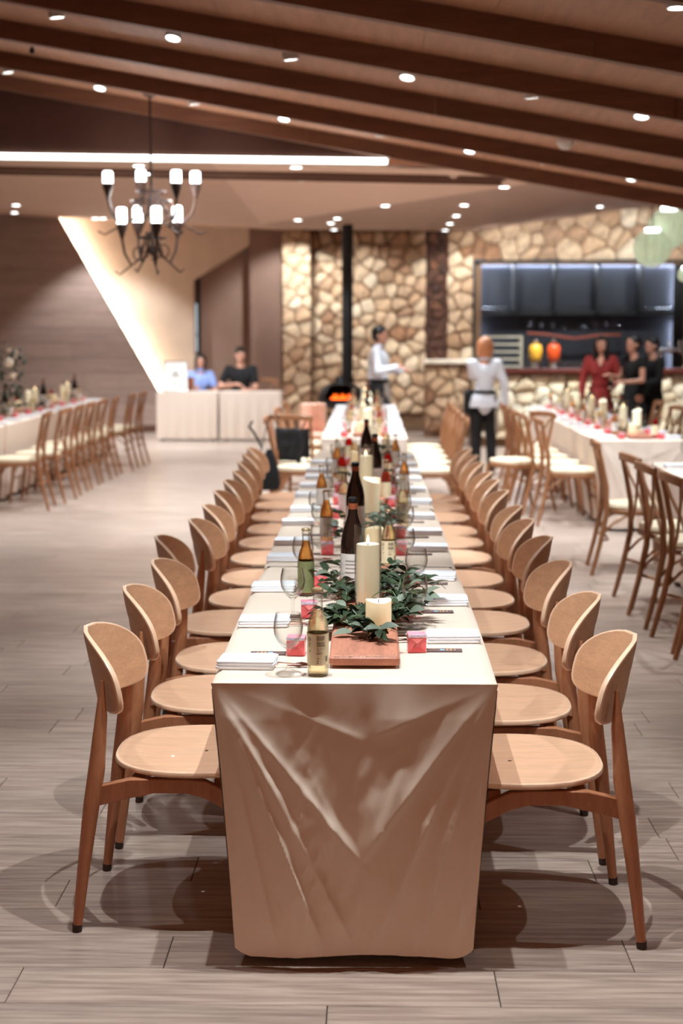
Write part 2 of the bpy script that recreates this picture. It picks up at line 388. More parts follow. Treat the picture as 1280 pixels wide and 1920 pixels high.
# ---- folded back ceiling
A = P(415, 325, 14.2); A.y = 13.42; A.z = 3.19; B = P(490, 420, 20.2); Cc = P(955, 350, 15); 
V = {'1': (-8, 13.42, 3.34), '2': (.2, 13.42, 3.175), '3': (8, 13.42, 3.12), '4': (-8, 24.9, 3.74), '5': tuple(P(528, 432, 24.3)), '6': tuple(P(885, 434, 24.0)), '7': tuple(P(1180, 392, 24)), '8': (8, 24.0, 3.9), 'c': (2.0, 13.42, 3.10)}
A, B, Cc = tuple(A), tuple(B), tuple(Cc)
V['6b'] = (V['6'][0], 24.9, V['6'][2]); V['7b'] = (V['7'][0], 24.9, V['7'][2]); V['8b'] = (8, 24.9, 3.9)
def fold(name, tris, m):
    b = MB()
    for t in tris: b.add([tuple(p) for p in t] + [(p[0], p[1], p[2]+.03) for p in t], [(0,1,2),(5,4,3),(0,3,4,1),(1,4,5,2),(2,5,3,0)])
    return b.build(name, m, ceil, False)
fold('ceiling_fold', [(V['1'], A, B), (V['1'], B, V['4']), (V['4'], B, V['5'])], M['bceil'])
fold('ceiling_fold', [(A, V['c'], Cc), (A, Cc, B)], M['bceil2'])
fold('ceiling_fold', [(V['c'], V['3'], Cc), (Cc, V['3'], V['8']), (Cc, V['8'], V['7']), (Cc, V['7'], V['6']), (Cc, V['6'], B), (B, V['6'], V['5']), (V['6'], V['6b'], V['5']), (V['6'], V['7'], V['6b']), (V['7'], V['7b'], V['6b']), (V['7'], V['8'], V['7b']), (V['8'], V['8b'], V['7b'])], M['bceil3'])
tr = struct('trim_1')
for y, d in ((13.98, .05), (14.38, .045)):
    g = MB(); g.loft([[(-8, y+e, 3.30), (1.3, y+e, 3.09), (1.3, y+e, 3.155-.0), (-8, y+e, 3.40)] for e in (0, d)]); g.build('ceiling_batten', M['trim'], tr, False)
MB().box((0, 14, 4.72), (16, 22, .04)).build('upper_deck', M['gable'], ceil, False)
# ---- side walls (outside the frame)
for nm, x in (('wall_left', -8.02), ('wall_right', 8.02)):
    o = MB().box((x, 13.5, 2.35), (.1, 23.0, 4.7)).build(nm, M['sidewall'], None, False); o['kind'] = 'structure'
# ---- left back wall of boards with a diagonal lit edge
YB = 23.6
d0, d1 = P(108, 403, YB), P(300, 738, YB)
wl = struct('wall_back_left')
def xd(z):
    t = (z-d1.z)/(d0.z-d1.z); return d1.x + (d0.x-d1.x)*max(0, t)
zs = [0.0]
while zs[-1] < 3.9: zs.append(zs[-1] + .245)
for i in range(len(zs)-1):
    z0, z1 = zs[i]+.003, zs[i+1]-.003
    cut = [q for q in (-8, -7.2 + ((i*.83) % 1.9), -5.3 + ((i*.83) % 1.9)) if q < min(xd(z0), xd(z1))-.3]
    for j, xa in enumerate(cut):
        last = j == len(cut)-1
        if last: pl = [(xa+.003, z0), (xd(z0), z0), (xd(z1), z1), (xa+.003, z1)]
        else: pl = [(xa+.003, z0), (cut[j+1], z0), (cut[j+1], z1), (xa+.003, z1)]
        if pl[1][0] - pl[0][0] < .05: continue
        MB().loft([[(x, YB, z) for x, z in pl], [(x, YB+.03, z) for x, z in pl]]).build('wall_board', M['wallwood'], wl, False)
g = MB(); g.loft([[(-8, y, 0), (d1.x-.01, y, 0), (d1.x-.01, y, d1.z), (xd(3.9)-.01, y, 3.9), (-8, y, 3.9)] for y in (YB+.031, YB+.12)]); g.build('backing', M['trim'], wl, False)
o = MB().box(((-8+d1.x)/2, YB-.015, .06), (8+d1.x, .02, .11)).build('baseboard_back', M['trim'], None, False); o['kind'] = 'structure'
edge = thing('light_strip', 'slanting warm white light strip along the diagonal edge of the board wall', 'light strip')
vd = (d0-d1).normalized(); nrm = Vector((vd.z, 0, -vd.x))
q0, q1 = d1 + nrm*-.015 - vd*.2, d0 + nrm*-.015 + vd*.3
g = MB(); g.loft([[tuple(q + nrm*s_ + Vector((0, dy, 0))) for s_, dy in ((-.012, .20), (-.06, .20), (-.06, .26), (-.012, .26))] for q in (q0, q1)]); g.build('diffuser', M['led_warm'], edge, False)
# ---- plaster wall and recess
YP = 24.0
wp = struct('wall_back_plaster')
a, b_, c_ = P(362, 525, YP), P(467, 458, YP), P(530, 440, YP)
pts = [(-6.0, 0), (a.x, 0), (a.x, a.z), (b_.x, b_.z), (b_.x, 3.7), (-6.0, 3.7)]
g = MB(); g.loft([[(x, y, z) for x, z in pts] for y in (YP, YP+.30)]); g.build('plaster_panel', M['plaster'], wp, False)
x1 = P(530, 700, 23.9).x; xg = P(466, 700, YP).x
MB().box(((xg+.03+x1)/2+.1, YP+.05, 1.9), (x1-xg+.17, .1, 3.8)).build('taupe_panel', M['taupe'], wp, False)
MB().box(((a.x+b_.x)/2, YP+.34, 1.9), (b_.x-a.x+.6, .06, 3.8)).build('recess_panel', M['taupe2'], wp, False)
MB().box((a.x+.05, YP+.29, 1.35), (.05, .05, 2.4)).build('recess_post', M['black'], wp, False)
win = struct('window_1')
pa, pb = P(364, 568, YP+.3), P(373, 660, YP+.3)
MB().box(((pa.x+pb.x)/2, YP+.305, (pa.z+pb.z)/2), (.085, .02, pa.z-pb.z)).build('pane', mat('daylit_pane', (200,214,220), emit=(190,212,226), estr=1.1), win, False)
for z in (pa.z, (pa.z*.35+pb.z*.65), pb.z): MB().box(((pa.x+pb.x)/2, YP+.295, z), (.09, .03, .02)).build('mullion', M['black'], win, False)
# ---- rubble stone
def voronoi(u0, u1, v0, v1, s, seed):
    rnd = random.Random(seed); nu, nv = max(1, round((u1-u0)/s)), max(1, round((v1-v0)/s)); sites = []
    for i in range(nu):
        for j in range(nv):
            sites.append((u0+(i+.5+.5*(j % 2)-.25+rnd.uniform(-.46, .46))*(u1-u0)/nu, v0+(j+.5+rnd.uniform(-.46, .46))*(v1-v0)/nv))
    sites = [(min(max(a, u0+.01), u1-.01), min(max(b, v0+.01), v1-.01)) for a, b in sites]; out = []
    for i, p in enumerate(sites):
        poly = [(u0, v0), (u1, v0), (u1, v1), (u0, v1)]
        near = sorted((q for k, q in enumerate(sites) if k != i), key=lambda q: hypot(q[0]-p[0], q[1]-p[1]))[:16]
        for q in near:
            mx_, my_ = (p[0]+q[0])/2, (p[1]+q[1])/2; nx, ny = q[0]-p[0], q[1]-p[1]; new = []
            for k in range(len(poly)):
                A_, B_ = poly[k], poly[(k+1) % len(poly)]
                da = (A_[0]-mx_)*nx+(A_[1]-my_)*ny; db = (B_[0]-mx_)*nx+(B_[1]-my_)*ny
                if da <= 0: new.append(A_)
                if da*db < 0: t = da/(da-db); new.append((A_[0]+(B_[0]-A_[0])*t, A_[1]+(B_[1]-A_[1])*t))
            poly = new
            if len(poly) < 3: break
        if len(poly) >= 3: out.append(poly)
    return out
def stones(parent, u0, u1, v0, v1, s, f, mname='stone', seed=1, gap=.007, depth=.06):
    """f(u, v, d) -> 3D point, d towards the viewer"""
    rnd = random.Random(seed)
    for poly in voronoi(u0, u1, v0, v1, s, seed):
        cx, cy = sum(p[0] for p in poly)/len(poly), sum(p[1] for p in poly)/len(poly)
        rad = sum(hypot(p[0]-cx, p[1]-cy) for p in poly)/len(poly)
        if rad < .03: continue
        pts = []
        for k in range(len(poly)):
            A_, B_ = poly[k], poly[(k+1) % len(poly)]
            if hypot(A_[0]-B_[0], A_[1]-B_[1]) < .01: continue
            for t in (.13, .87): pts.append((A_[0]+(B_[0]-A_[0])*t, A_[1]+(B_[1]-A_[1])*t))
        if len(pts) < 5: continue
        sc = 1 - gap/rad; dd = depth*rnd.uniform(.6, 1.3); tx, ty = rnd.uniform(-.12, .12), rnd.uniform(-.12, .12)
        def ring(k, d, j=0): return [(cx+(x-cx)*k*sc, cy+(y-cy)*k*sc, d+((x-cx)*tx+(y-cy)*ty if d > 0 else 0)+rnd.uniform(-j, j)) for x, y in pts]
        o3 = Vector(f(cx, cy, 0)); b = MB(); b.loft([[Vector(f(*q))-o3 for q in ring(1, -.01)], [Vector(f(*q))-o3 for q in ring(1.0, dd*.5, .006)], [Vector(f(*q))-o3 for q in ring(.84, dd*.92, .008)], [Vector(f(*q))-o3 for q in ring(.5, dd*1.05, .004)]])
        o = b.build('stone', M[mname], parent); o.location = o3
X = lambda px, Y: P(px, 700, Y).x
YS = 24.0
ws = struct('wall_stone')
MB().box(((X(530, YS)+X(900, YS))/2, YS+.1, 1.7), (X(900, YS)-X(530, YS), .2, 3.4)).build('mortar', M['mortar'], ws, False)
MB().box(((X(885, YS)+8)/2, YS+.1, 3.35), (8-X(885, YS), .2, 1.2-.04)).build('mortar', M['mortar'], ws, False)
MB().box(((X(1278, YS)+8)/2, YS+.1, 1.4), (8-X(1278, YS), .2, 2.8)).build('mortar', M['mortar'], ws, False)
xa, xb = X(530, 23.6), X(583, 23.6)
MB().box(((xa+xb)/2, 23.82, 1.7), (xb-xa-.04, .36, 3.4)).build('pillar_core', M['mortar'], ws, False)
F_ = lambda Y: (lambda u, v, d: (u, Y-d, v))
stones(ws, xa, xb, .25, 3.32, .19, F_(23.64), 'stone', 3, depth=.05)
stones(ws, X(583, YS), X(798, YS), .3, 3.32, .225, F_(YS), 'stone', 5, depth=.085)
stones(ws, X(836, YS), X(885, YS), .3, 3.32, .22, F_(YS), 'stone', 8, depth=.085)
zt = P(900, 491, YS).z
stones(ws, X(885, YS), X(1285, YS), zt+.02, 3.7, .3, F_(YS), 'stone', 11, depth=.07)
stones(ws, X(798, YS), X(836, YS), .9, 3.32, .16, F_(YS), 'stone_d', 14, depth=.045)
stones(ws, X(1279, YS), X(1279, YS)+.5, .4, zt, .25, F_(YS), 'stone', 15)
# ragged vertical fissure trim either side of the dark strip
for px in (800, 834):
    g = MB(); x = X(px, YS)
    g.tube([(x+.03*sin(k*1.7), YS-.05, 1.1+k*.2) for k in range(12)], [.035+.012*sin(k*2.3) for k in range(12)], 6); g.build('stone_edge', M['stone_d'], ws)
# low stone wall with a pale cap
wlw = struct('wall_low_stone')
Y1 = 22.4; xa, xb = X(797, Y1), X(887, Y1); zc = P(840, 681, Y1).z
MB().box(((xa+xb)/2, Y1+.2, zc/2), (xb-xa, .36, zc)).build('mortar', M['mortar'], wlw, False)
stones(wlw, xa, xb, .1, zc-.04, .2, F_(Y1+.02), 'stone', 21, depth=.05)
MB().rbox(((xa+xb)/2, Y1+.16, zc+.02), (xb-xa+.06, .5, .07), .015).build('cap_stone', mat('cap_stone', (238,220,196), .8, var=.1, scale=12), wlw, False)
# ================================================================ BACK BAR
YK = 24.0
bb = thing('bar_shelving', 'black back bar shelving unit with glowing bays set in the stone wall', 'shelving')
xl, xr = X(886, YK), X(1275, YK); zt = P(900, 492, YK).z; zs_ = P(900, 585, YK).z; zcb = 1.0
MB().box(((xl+xr)/2, YK+.52, (zt+zcb)/2), (xr-xl+.1, .04, zt-zcb+.1)).build('back_panel', M['darkpanel'], bb, False)
MB().box(((xl+xr)/2, YK+.24, zt+.03), (xr-xl, .55, .04)).build('top_panel', M['black'], bb, False)
for x in (xl, xr): MB().box((x, YK+.24, (zt+zcb)/2), (.04, .55, zt-zcb)).build('side_panel', M['black'], bb, False)
MB().box(((xl+xr)/2, YK+.30, zs_-.02), (xr-xl-.05, .42, .05)).build('shelf', M['black'], bb, False)
for px in (962, 1039, 1118, 1197): MB().box((X(px, YK), YK+.2, (zt+zs_)/2), (.045, .5, zt-zs_-.02)).build('divider', M['black'], bb, False)
bx = [X(p, YK) for p in (886, 962, 1039, 1118, 1197, 1275)]
MB().box(((xl+xr)/2, YK+.02, zt-.005), (xr-xl, .02, .06)).build('fascia', M['black'], bb, False)
for i in range(5): MB().box(((bx[i]+bx[i+1])/2, YK+.475, zt-.004), (bx[i+1]-bx[i]-.08, .02, .02)).build('light_bar', M['led_soft'], bb, False)
for x, fw in ((xl+.05, .075), (xr-.075, .15)): MB().box((x, YK+.03, (zt+zcb)/2), (fw, .02, zt-zcb)).build('fascia', M['black'], bb, False)
for x in (xl+.035, xr-.012):
    MB().box((x, YK+.46, (zt+zs_)/2), (.02, .02, zt-zs_-.1)).build('light_bar', M['led_soft'], bb, False)
    MB().box((x, YK+.46, (zcb+zs_)/2-.05), (.02, .02, zs_-zcb-.2)).build('light_bar', M['led_soft'], bb, False)
g = MB(); zc_ = P(1080, 628, YK).z                                   # hanging copper rack
xa_, xb_ = X(988, YK), X(1163, YK); xm = (xa_+xb_)/2
g.tube([(xa_, YK+.1, zc_+.03), (xa_*.6+xm*.4, YK+.1, zc_+.01), (xm, YK+.1, zc_-.06), (xb_*.6+xm*.4, YK+.1, zc_), (xb_, YK+.1, zc_)], .022, 8)
t = thing('copper_rack', 'bent copper rack bar hanging across the dark back bar', 'rack'); g.build('rail', M['copper'], t)
for x in (xa_+.1, xb_-.1): MB().tube([(x, YK+.1, zc_), (x, YK+.1, zs_-.05)], .008, 6).build('hanger', M['black'], t)
# glasses on the shelf
def tumbler():
    t = thing('tumbler', '', 'glass'); MB().lathe([(0,0),(.032,0),(.036,.10),(.033,.10),(.030,.008),(0,.008)], 10).build('bowl', M['glass_thin'], t); return t
tb = Pool(tumbler)
def goblet_():
    t = thing('goblet', '', 'glass'); MB().lathe([(0,0),(.03,.002),(.004,.01),(.004,.07),(.03,.09),(.036,.13),(.028,.18),(.026,.18),(.034,.13),(.028,.093),(0,.075)], 10).build('bowl', M['glass_thin'], t); return t
gb = Pool(goblet_)
for i in range(5):
    n = 7
    for k in range(n):
        x = bx[i]+.08+(bx[i+1]-bx[i]-.16)*k/(n-1)
        t = tb((x, YK+.3+.06*(k % 2), zs_+.006), 0, '', f'tumblers in the {ORD[i+1]} bay of the back bar')
        t['label'] = f'clear tumbler, {ORD[k+1]} from the left in the {ORD[i+1]} bay of the back bar'
for k in range(8):
    x = xa_+.12+(xb_-xa_-.24)*k/7 + (.14 if k > 3 else -.0) - .07
    gb((x, YK+.1, zc_+.034+(-.04 if k in (3, 4) else .0)), 0, f'stemmed glass, {ORD[k+1]} from the left on the copper rack of the back bar', 'stemmed glasses on the copper rack')
# bar counter
YC = 20.6
bar = struct('trim_2')
xl_c = X(884, YC); zc = P(1000, 701, YC).z
bar['label'] = 'pale rubble stone bar front'
MB().box(((xl_c+8)/2, YC+.3, zc/2), (8-xl_c, .5, zc)).build('bar_core', M['mortar'], bar, False)
stones(bar, xl_c, X(1290, YC)+.2, .12, zc-.01, .22, F_(YC+.05), 'stone_l', 31, depth=.06)
ct = thing('bar_counter_top', 'dark red wooden counter top running along the pale stone bar', 'counter')
MB().rbox(((xl_c+8)/2, YC+.28, zc+.035), (8-xl_c, .72, .07), .012).build('counter_slab', M['darkwood'], ct, False)
ZC = zc + .072
# rack of glasses left on the bar
t = thing('glass_rack', 'pale ladder-like crate rack standing on the left of the bar', 'rack', (X(941, 20.9), 20.9, ZC))
hr = P(941, 629, 20.9).z - ZC; wr = X(975, 20.9)-X(908, 20.9)
for sx in (-1, 1): MB().box((sx*wr/2, 0, hr/2), (.03, .3, hr)).build('side_frame', mat('rack_grey', (166,156,136), .6), t, False)
for k in range(5): MB().box((0, 0, .03+k*(hr-.05)/4), (wr, .3, .028)).build('tray', M['rack_grey'], t, False)
# juice jars
for px, mname, cn in ((1003, 'yellow', 'yellow'), (1037, 'orange', 'orange red')):
    t = thing('drink_dispenser', f'glass dispenser jar of {cn} juice standing on the bar', 'drink dispenser', (X(px, 20.85), 20.85, ZC), 0, None)
    s_ = (P(px, 645, 20.85).z - ZC - .09)/.30
    MB().lathe([(0,.0),(.055,.0),(.075,.02),(.105,.10),(.112,.2),(.10,.27),(.07,.30),(0,.30)], 16, Matrix.Translation((0,0,.09)) @ Matrix.Scale(s_, 4)).build('juice', M[mname], t)
    MB().lathe([(.06,0),(.118*s_,.12),(.12*s_,.22),(.105*s_,.36*s_*.8),(.08*s_,.32*s_+.09),(.09*s_,.34*s_+.09)], 16).build('jar', M['glass_thin'], t)
    MB().lathe([(0,.085),(.05,.085),(.08,0),(.07,0),(.045,.078),(0,.078)], 14).build('stand', M['chrome'], t)
    MB().ball((0, 0, .32*s_+.115), (.035, .035, .03), 10).build('lid_knob', M['chrome'], t)
    g = MB(); g.tube([(0, -.09, .13), (0, -.16, .13), (0, -.16, .09)], .012, 6); g.build('tap', M['chrome'], t)
# small glasses on the bar, beer tap at right
k = 0
for px in range(912, 1290, 9):
    if 992 < px < 1048 or px < 980 or px > 1222: continue
    Yg = 20.62+.12*(k % 3); k += 1
    tb((X(px, Yg), Yg, ZC), 0, f'clear glass standing on the bar top, {num(k)} from the left in the row', 'glasses along the bar top')
t = thing('beer_tap', 'chrome beer tap tower at the right end of the bar', 'beer tap', (X(1238, 20.9), 20.9, ZC))
g = MB(); g.tube([(0,0,0),(0,0,.26)], .03, 12); g.build('column', M['chrome'], t)
g = MB(); g.tube([(-.22,0,.27),(.3,0,.27)], .028, 12); g.build('crossbar', M['chrome'], t)
for k in range(4):
    x = -.2+.155*k; g = MB(); g.tube([(x,0,.27),(x,-.09,.26),(x,-.1,.2)], .012, 8); g.build('spout', M['chrome'], t)
    MB().ball((x, -.02, .37), (.022,.022,.03), 8).tube([(x,0,.28),(x,-.02,.36)], .008, 6).build('handle', M['chrome'], t)
# ================================================================ SPOTS
def fixture():
    t = thing('ceiling_spot', '', 'spotlight')
    MB().lathe([(0,.13),(.047,.13),(.05,.125),(.05,0),(.043,-.002),(.041,.012),(0,.012)], 20).build('housing', M['white'], t)
    MB().lathe([(0,.004),(.038,.004),(.040,.010),(0,.010)], 18).build('lamp_face', M['lamp'], t); return t
fx = Pool(fixture)
def downlight():
    t = thing('downlight', '', 'downlight')
    MB().lathe([(.052,-.008),(.06,-.008),(.064,0),(.052,.0)], 18).build('bezel', M['white'], t)
    MB().lathe([(0,-.006),(.052,-.006),(.052,0),(0,0)], 18).build('lamp_face', M['lamp'], t); return t
dl = Pool(downlight)
rows = [('front row', 9.10, [(107,33),(324,72),(545,112),(763,146),(997,184),(1202,219)]), ('back row', 12.02, [(15,136),(187,166),(364,196),(532,224),(714,256),(880,284),(1024,308),(1184,336)])]
for ri, (rn, Y, pp) in enumerate(rows):
    for i, (x, y) in enumerate(pp):
        p = P(x, y, Y); tilt = ((i % 2) - .5)*.5
        t = fx((p.x, Y, p.z), 0, f'round white ceiling spot, {ORD[i+1]} from the left in the {rn} between the beams', 'spots between the ceiling beams')
        t.rotation_euler = (radians((7, -14)[i % 2]), radians((-6, 8)[i % 2]), 0)
        if ri == 0: spot((p.x, Y, p.z-.04), (p.x + (.25, -.3)[i % 2], Y+(-.6, 2.3)[i % 2], 0), K_NEAR*1.15, size=radians(62))
        elif i % 2 == 0: spot((p.x, Y, p.z-.04), (p.x, Y+.5, 0), K_MID*1.4)
p = P(1270, 15, 6.42); fx((p.x, 6.42, p.z), 0, 'round ceiling spot in the top right corner of the picture', 'spots between the ceiling beams')
# lamps of the rows nearer than the frame shows (same fittings overhead)
for i, (x, y, kx, ky, pw) in enumerate([(-1.75, 3.7, .9, .1, .55), (.15, 3.55, -.1, .4, 1.5), (-.32, 3.55, .1, .4, 1.4), (1.75, 3.7, -.9, .1, .5), (-2.4, 6.42, .3, -.4, .8), (-1.1, 6.42, .5, -.2, .9), (.15, 6.42, -.1, .2, 1.1), (.85, 6.42, -.5, .2, .9), (1.95, 6.42, -.2, -.3, .9), (-1.75, 6.42, .2, 1.3, .7), (-.5, 6.42, .2, 1.4, .8)]):
    z = zb(x)+.0
    t = fx((x, y, z), 0, f'white ceiling spot above the near part of the room, {num(i+1)} of those overhead', 'overhead spots above the long table')
    spot((x, y, z-.04), (x+kx, y+ky, 0), K_NEAR*pw*(1 if y < 5 else .9), size=radians(72 if y < 5 else 56))
t = thing('smoke_detector', 'small white domed smoke detector under the ceiling beams', 'detector', P(1060, 268, 11.0))
MB().lathe([(0,-.05),(.035,-.045),(.06,-.015),(.07,0),(.07,.02),(0,.02)], 16).build('dome', M['white'], t)
t = thing('sprinkler', 'tiny dark sprinkler head between the ceiling beams at left', 'sprinkler', P(60, 96, 10.3)); MB().lathe([(0,-.02),(.015,-.015),(.02,0),(.01,.03),(0,.03)], 8).build('head', M['black'], t)
t = thing('sprinkler', 'tiny dark sprinkler head between the ceiling beams at centre', 'sprinkler', P(741, 212, 11.7)); MB().lathe([(0,-.02),(.015,-.015),(.02,0),(.01,.03),(0,.03)], 8).build('head', M['black'], t)
# downlights in the folded ceiling: intersect with the fold triangles
TR = [(V['1'], A, B), (V['1'], B, V['4']), (V['4'], B, V['5']), (A, V['c'], Cc), (A, Cc, B), (V['c'], V['3'], Cc), (Cc, V['3'], V['8']), (Cc, V['8'], V['7']), (Cc, V['7'], V['6']), (Cc, V['6'], B), (B, V['6'], V['5'])]
from mathutils.geometry import intersect_ray_tri
dps = [(260,310),(555,313),(850,330),(945,350),(30,384),(27,398),(178,409),(193,409),(445,431),(558,412),(632,409),(620,418),(626,430),(722,385),(870,384),(855,404),(843,419),(834,431),(1124,387),(1089,407),(1059,422),(275,325)]
names = {}
for i, (x, y) in enumerate(dps):
    o_ = Vector((0, 0, CAMH)); d_ = P(x, y, 1) - o_; hit = None
    for tri in TR:
        h = intersect_ray_tri(*[Vector(q) for q in tri], d_, o_, True)
        if h and (hit is None or h.y < hit.y): hit = h
    if not hit: continue
    where = 'left' if x < 300 else 'middle' if x < 700 else 'right'
    depth = 'behind the long light strip' if y < 345 else 'near the back wall' if y > 415 else 'halfway back'
    k_ = (where, depth); names[k_] = names.get(k_, 0) + 1
    dl(hit, 0, f'downlight, {ORD[names[k_]]} of those {depth}, {where} part of rear ceiling', 'downlights in the rear ceiling')
    if i in (0, 1, 2, 4, 6, 8, 9, 13, 14, 18, 19): spot(hit - Vector((0, 0, .05)), (hit.x, hit.y+(1.2 if hit.y > 18 else 0), 0), K_FAR, size=radians(95))
t = thing('security_camera', 'small dome camera hanging under the rear ceiling', 'camera', P(565, 333, 14.6)); MB().lathe([(0,-.05),(.03,-.04),(.045,0),(.045,.05),(0,.05)], 12).build('dome', M['white'], t)
# added wash lamps, without fittings, brightening the stone, bar and reception
spot((1.25, 21.2, 3.1), (1.25, 22.5, 1.2), K_FAR*1.1, size=radians(70))
for x, pw in ((-1.3, 1.0), (-.2, .6), (1.4, .8)): spot((x, 22.6, 3.15), (x+.1, 24.0, 1.4), K_FAR*pw*.8, size=radians(100))
for x in (2.3, 3.3, 4.3): spot((x, 19.4, 3.1), (x, YC, .6), K_FAR*1.4, size=radians(80))
for x in (-2.9, -2.0): spot((x, 20.8, 3.1), (x, 21.6, .6), K_FAR*.9, size=radians(80))
# ================================================================ CHANDELIER
YH = 12.4
ch = thing('chandelier', 'dark iron two-tier chandelier with eight glowing tube lamps', 'chandelier')
cx = P(284, 400, YH).x
def tube_lamp(px, py, y_off, h_):
    p = P(px, py, YH+y_off); x, y = p.x, p.y; zc0 = p.z - h_/2
    MB().lathe([(0,h_),(.034,h_),(.042,h_*.9),(.042,.01),(.03,0),(0,0)], 14, Matrix.Translation((x, y, zc0))).build('lamp_tube', M['lampglass'], ch)
    MB().lathe([(.046,.03),(.046,0),(.022,-.07),(.012,-.10),(0,-.11)], 12, Matrix.Translation((x, y, zc0))).build('cup', M['iron'], ch)
    return Vector((x, y, zc0-.1))
def arm(p, zc_):
    c0 = Vector((cx, YH, zc_)); d = c0-p
    pts = [p, p+Vector((d.x*.08, d.y*.08, -.12)), p+Vector((d.x*.3, d.y*.3, -.22)), p+Vector((d.x*.6, d.y*.6, -.16)), Vector((cx+(p.x-cx)*.15, YH+(p.y-YH)*.15, zc_))]
    g = MB(); g.tube(pts, .012, 7)
    g.tube([p+Vector((d.x*.3, d.y*.3, -.22)), p+Vector((-d.x*.1, -d.y*.1, -.30)), p+Vector((-d.x*.25, -d.y*.25, -.27))], .008, 6)
    q = p+Vector((d.x*.55, d.y*.55, -.12)); g.tube([q+Vector((.05*cos(a)*(d.x/max(.01,abs(d.x))), 0, .06*sin(a))) for a in [k*.9 for k in range(7)]], .007, 6)
    g.build('arm', M['iron'], ch)
tops = [(202,336,-.1),(264,333,.28),(330,335,-.28),(366,336,.12)]
lows = [(228,408,-.06),(258,405,.2),(293,406,-.2),(332,405,.1)]
for x, y, o in tops: arm(tube_lamp(x, y, o, .13), 2.82)
for x, y, o in lows: arm(tube_lamp(x, y, o, .165), 2.50)
g = MB(); g.tube([(cx, YH, 2.30), (cx, YH, 2.36), (cx, YH, 2.9), (cx, YH, zb(cx)+.12)], [.004, .012, .012, .009], 8); g.build('stem', M['iron'], ch)
for z, r in ((2.76, .17), (2.84, .13), (2.45, .12)): 
    g = MB(); g.tube([(cx+r*cos(a*pi/8), YH+r*sin(a*pi/8), z) for a in range(17)], .009, 6); g.build('hoop', M['iron'], ch)
MB().lathe([(0,.1),(.07,.1),(.06,.06),(0,.03)], 14, Matrix.Translation((cx, YH, zb(cx)))).build('ceiling_rose', M['iron'], ch)
MB().lathe([(0,-.05),(.03,-.02),(.04,0),(.02,.04),(0,.05)], 10, Matrix.Translation((cx, YH, 2.34))).build('finial', M['iron'], ch)
for px in (228, 332): 
    p = P(px, 405, YH); ld = bpy.data.lights.new('lamp', 'POINT'); ld.energy = 12; ld.shadow_soft_size = .05; o = bpy.data.objects.new('lamp', ld); C.objects.link(o); o.location = (p.x, YH, p.z+.13)
# globe pendants
for (px, py, r, Y, lb) in ((1222, 465, 35, 15, 'lower mint green mesh globe pendant lamp over the right tables'), (1253, 428, 38, 15.3, 'upper mint green mesh globe pendant lamp over the right tables'), (1283, 515, 13, 16, 'small part of a mint globe pendant at the right edge')):
    p = P(px, py, Y); R_ = r*Y/FPX
    t = thing('globe_pendant', lb, 'pendant lamp', p)
    MB().lathe([(R_*sin(a*pi/18), R_*cos(a*pi/18)) for a in range(2, 19)], 28).build('globe_shade', M['globe'], t)
    MB().lathe([(0,.02),(R_*.38,.015),(R_*.38,-.02),(0,-.02)], 18, Matrix.Translation((0,0,R_*.93))).build('lamp_face', M['lamp'], t)
    g = MB(); g.tube([(0,0,R_*.95), (0,0,3.14-p.z)], .006, 6); g.build('cord', M['black'], t)
    for k in range(6):
        a = k*pi/6; g = MB(); g.tube([(R_*1.002*sin(b*pi/12)*cos(a), R_*1.002*sin(b*pi/12)*sin(a), R_*1.002*cos(b*pi/12)) for b in range(2, 23)], .003, 4); g.build('mesh_rib', M['white'], t)
# added fill lamps under the rear ceiling to brighten the aisles, without downlights
k = 0
for x, y in [(-2.2, 14.6), (-.9, 15.4), (.9, 15.2), (1.9, 14.2), (-4.0, 15.5), (-5.2, 19.4), (-2.0, 17.9), (.2, 18.3), (3.4, 17.0), (1.4, 17.2), (-3.6, 18.6), (-6.2, 21.0), (-4.4, 21.4), (5.4, 15.4)]:
    k += 1; hit = None
    for tri in TR:
        h = intersect_ray_tri(*[Vector(q) for q in tri], Vector((0, 0, 1)), Vector((x, y, 0)), True)
        if h and (hit is None or h.z < hit.z): hit = h
    if hit: spot(hit - Vector((0, 0, .05)), (x+.05, y+.05, 0), K_FAR*.75, size=radians(100))
for x, y in ((2.0, 9.1), (1.3, 7.7), (-2.6, 9.1), (-1.6, 10.8), (1.3, 10.8), (2.4, 10.9)): spot((x, y, zb(x)-.02), (x+.1, y+.9, 0), K_NEAR*1.1, size=radians(68))  # extra spots with no fittings, added to brighten floor and side tables
for x in (1.9, 2.9, 3.9, 4.9): spot((x, 22.3, 3.10), (x+.05, 24.0, 2.95), K_FAR*.5, size=radians(84), blend=1.0)  # unseen wash lamps added to lift the stones above the bar
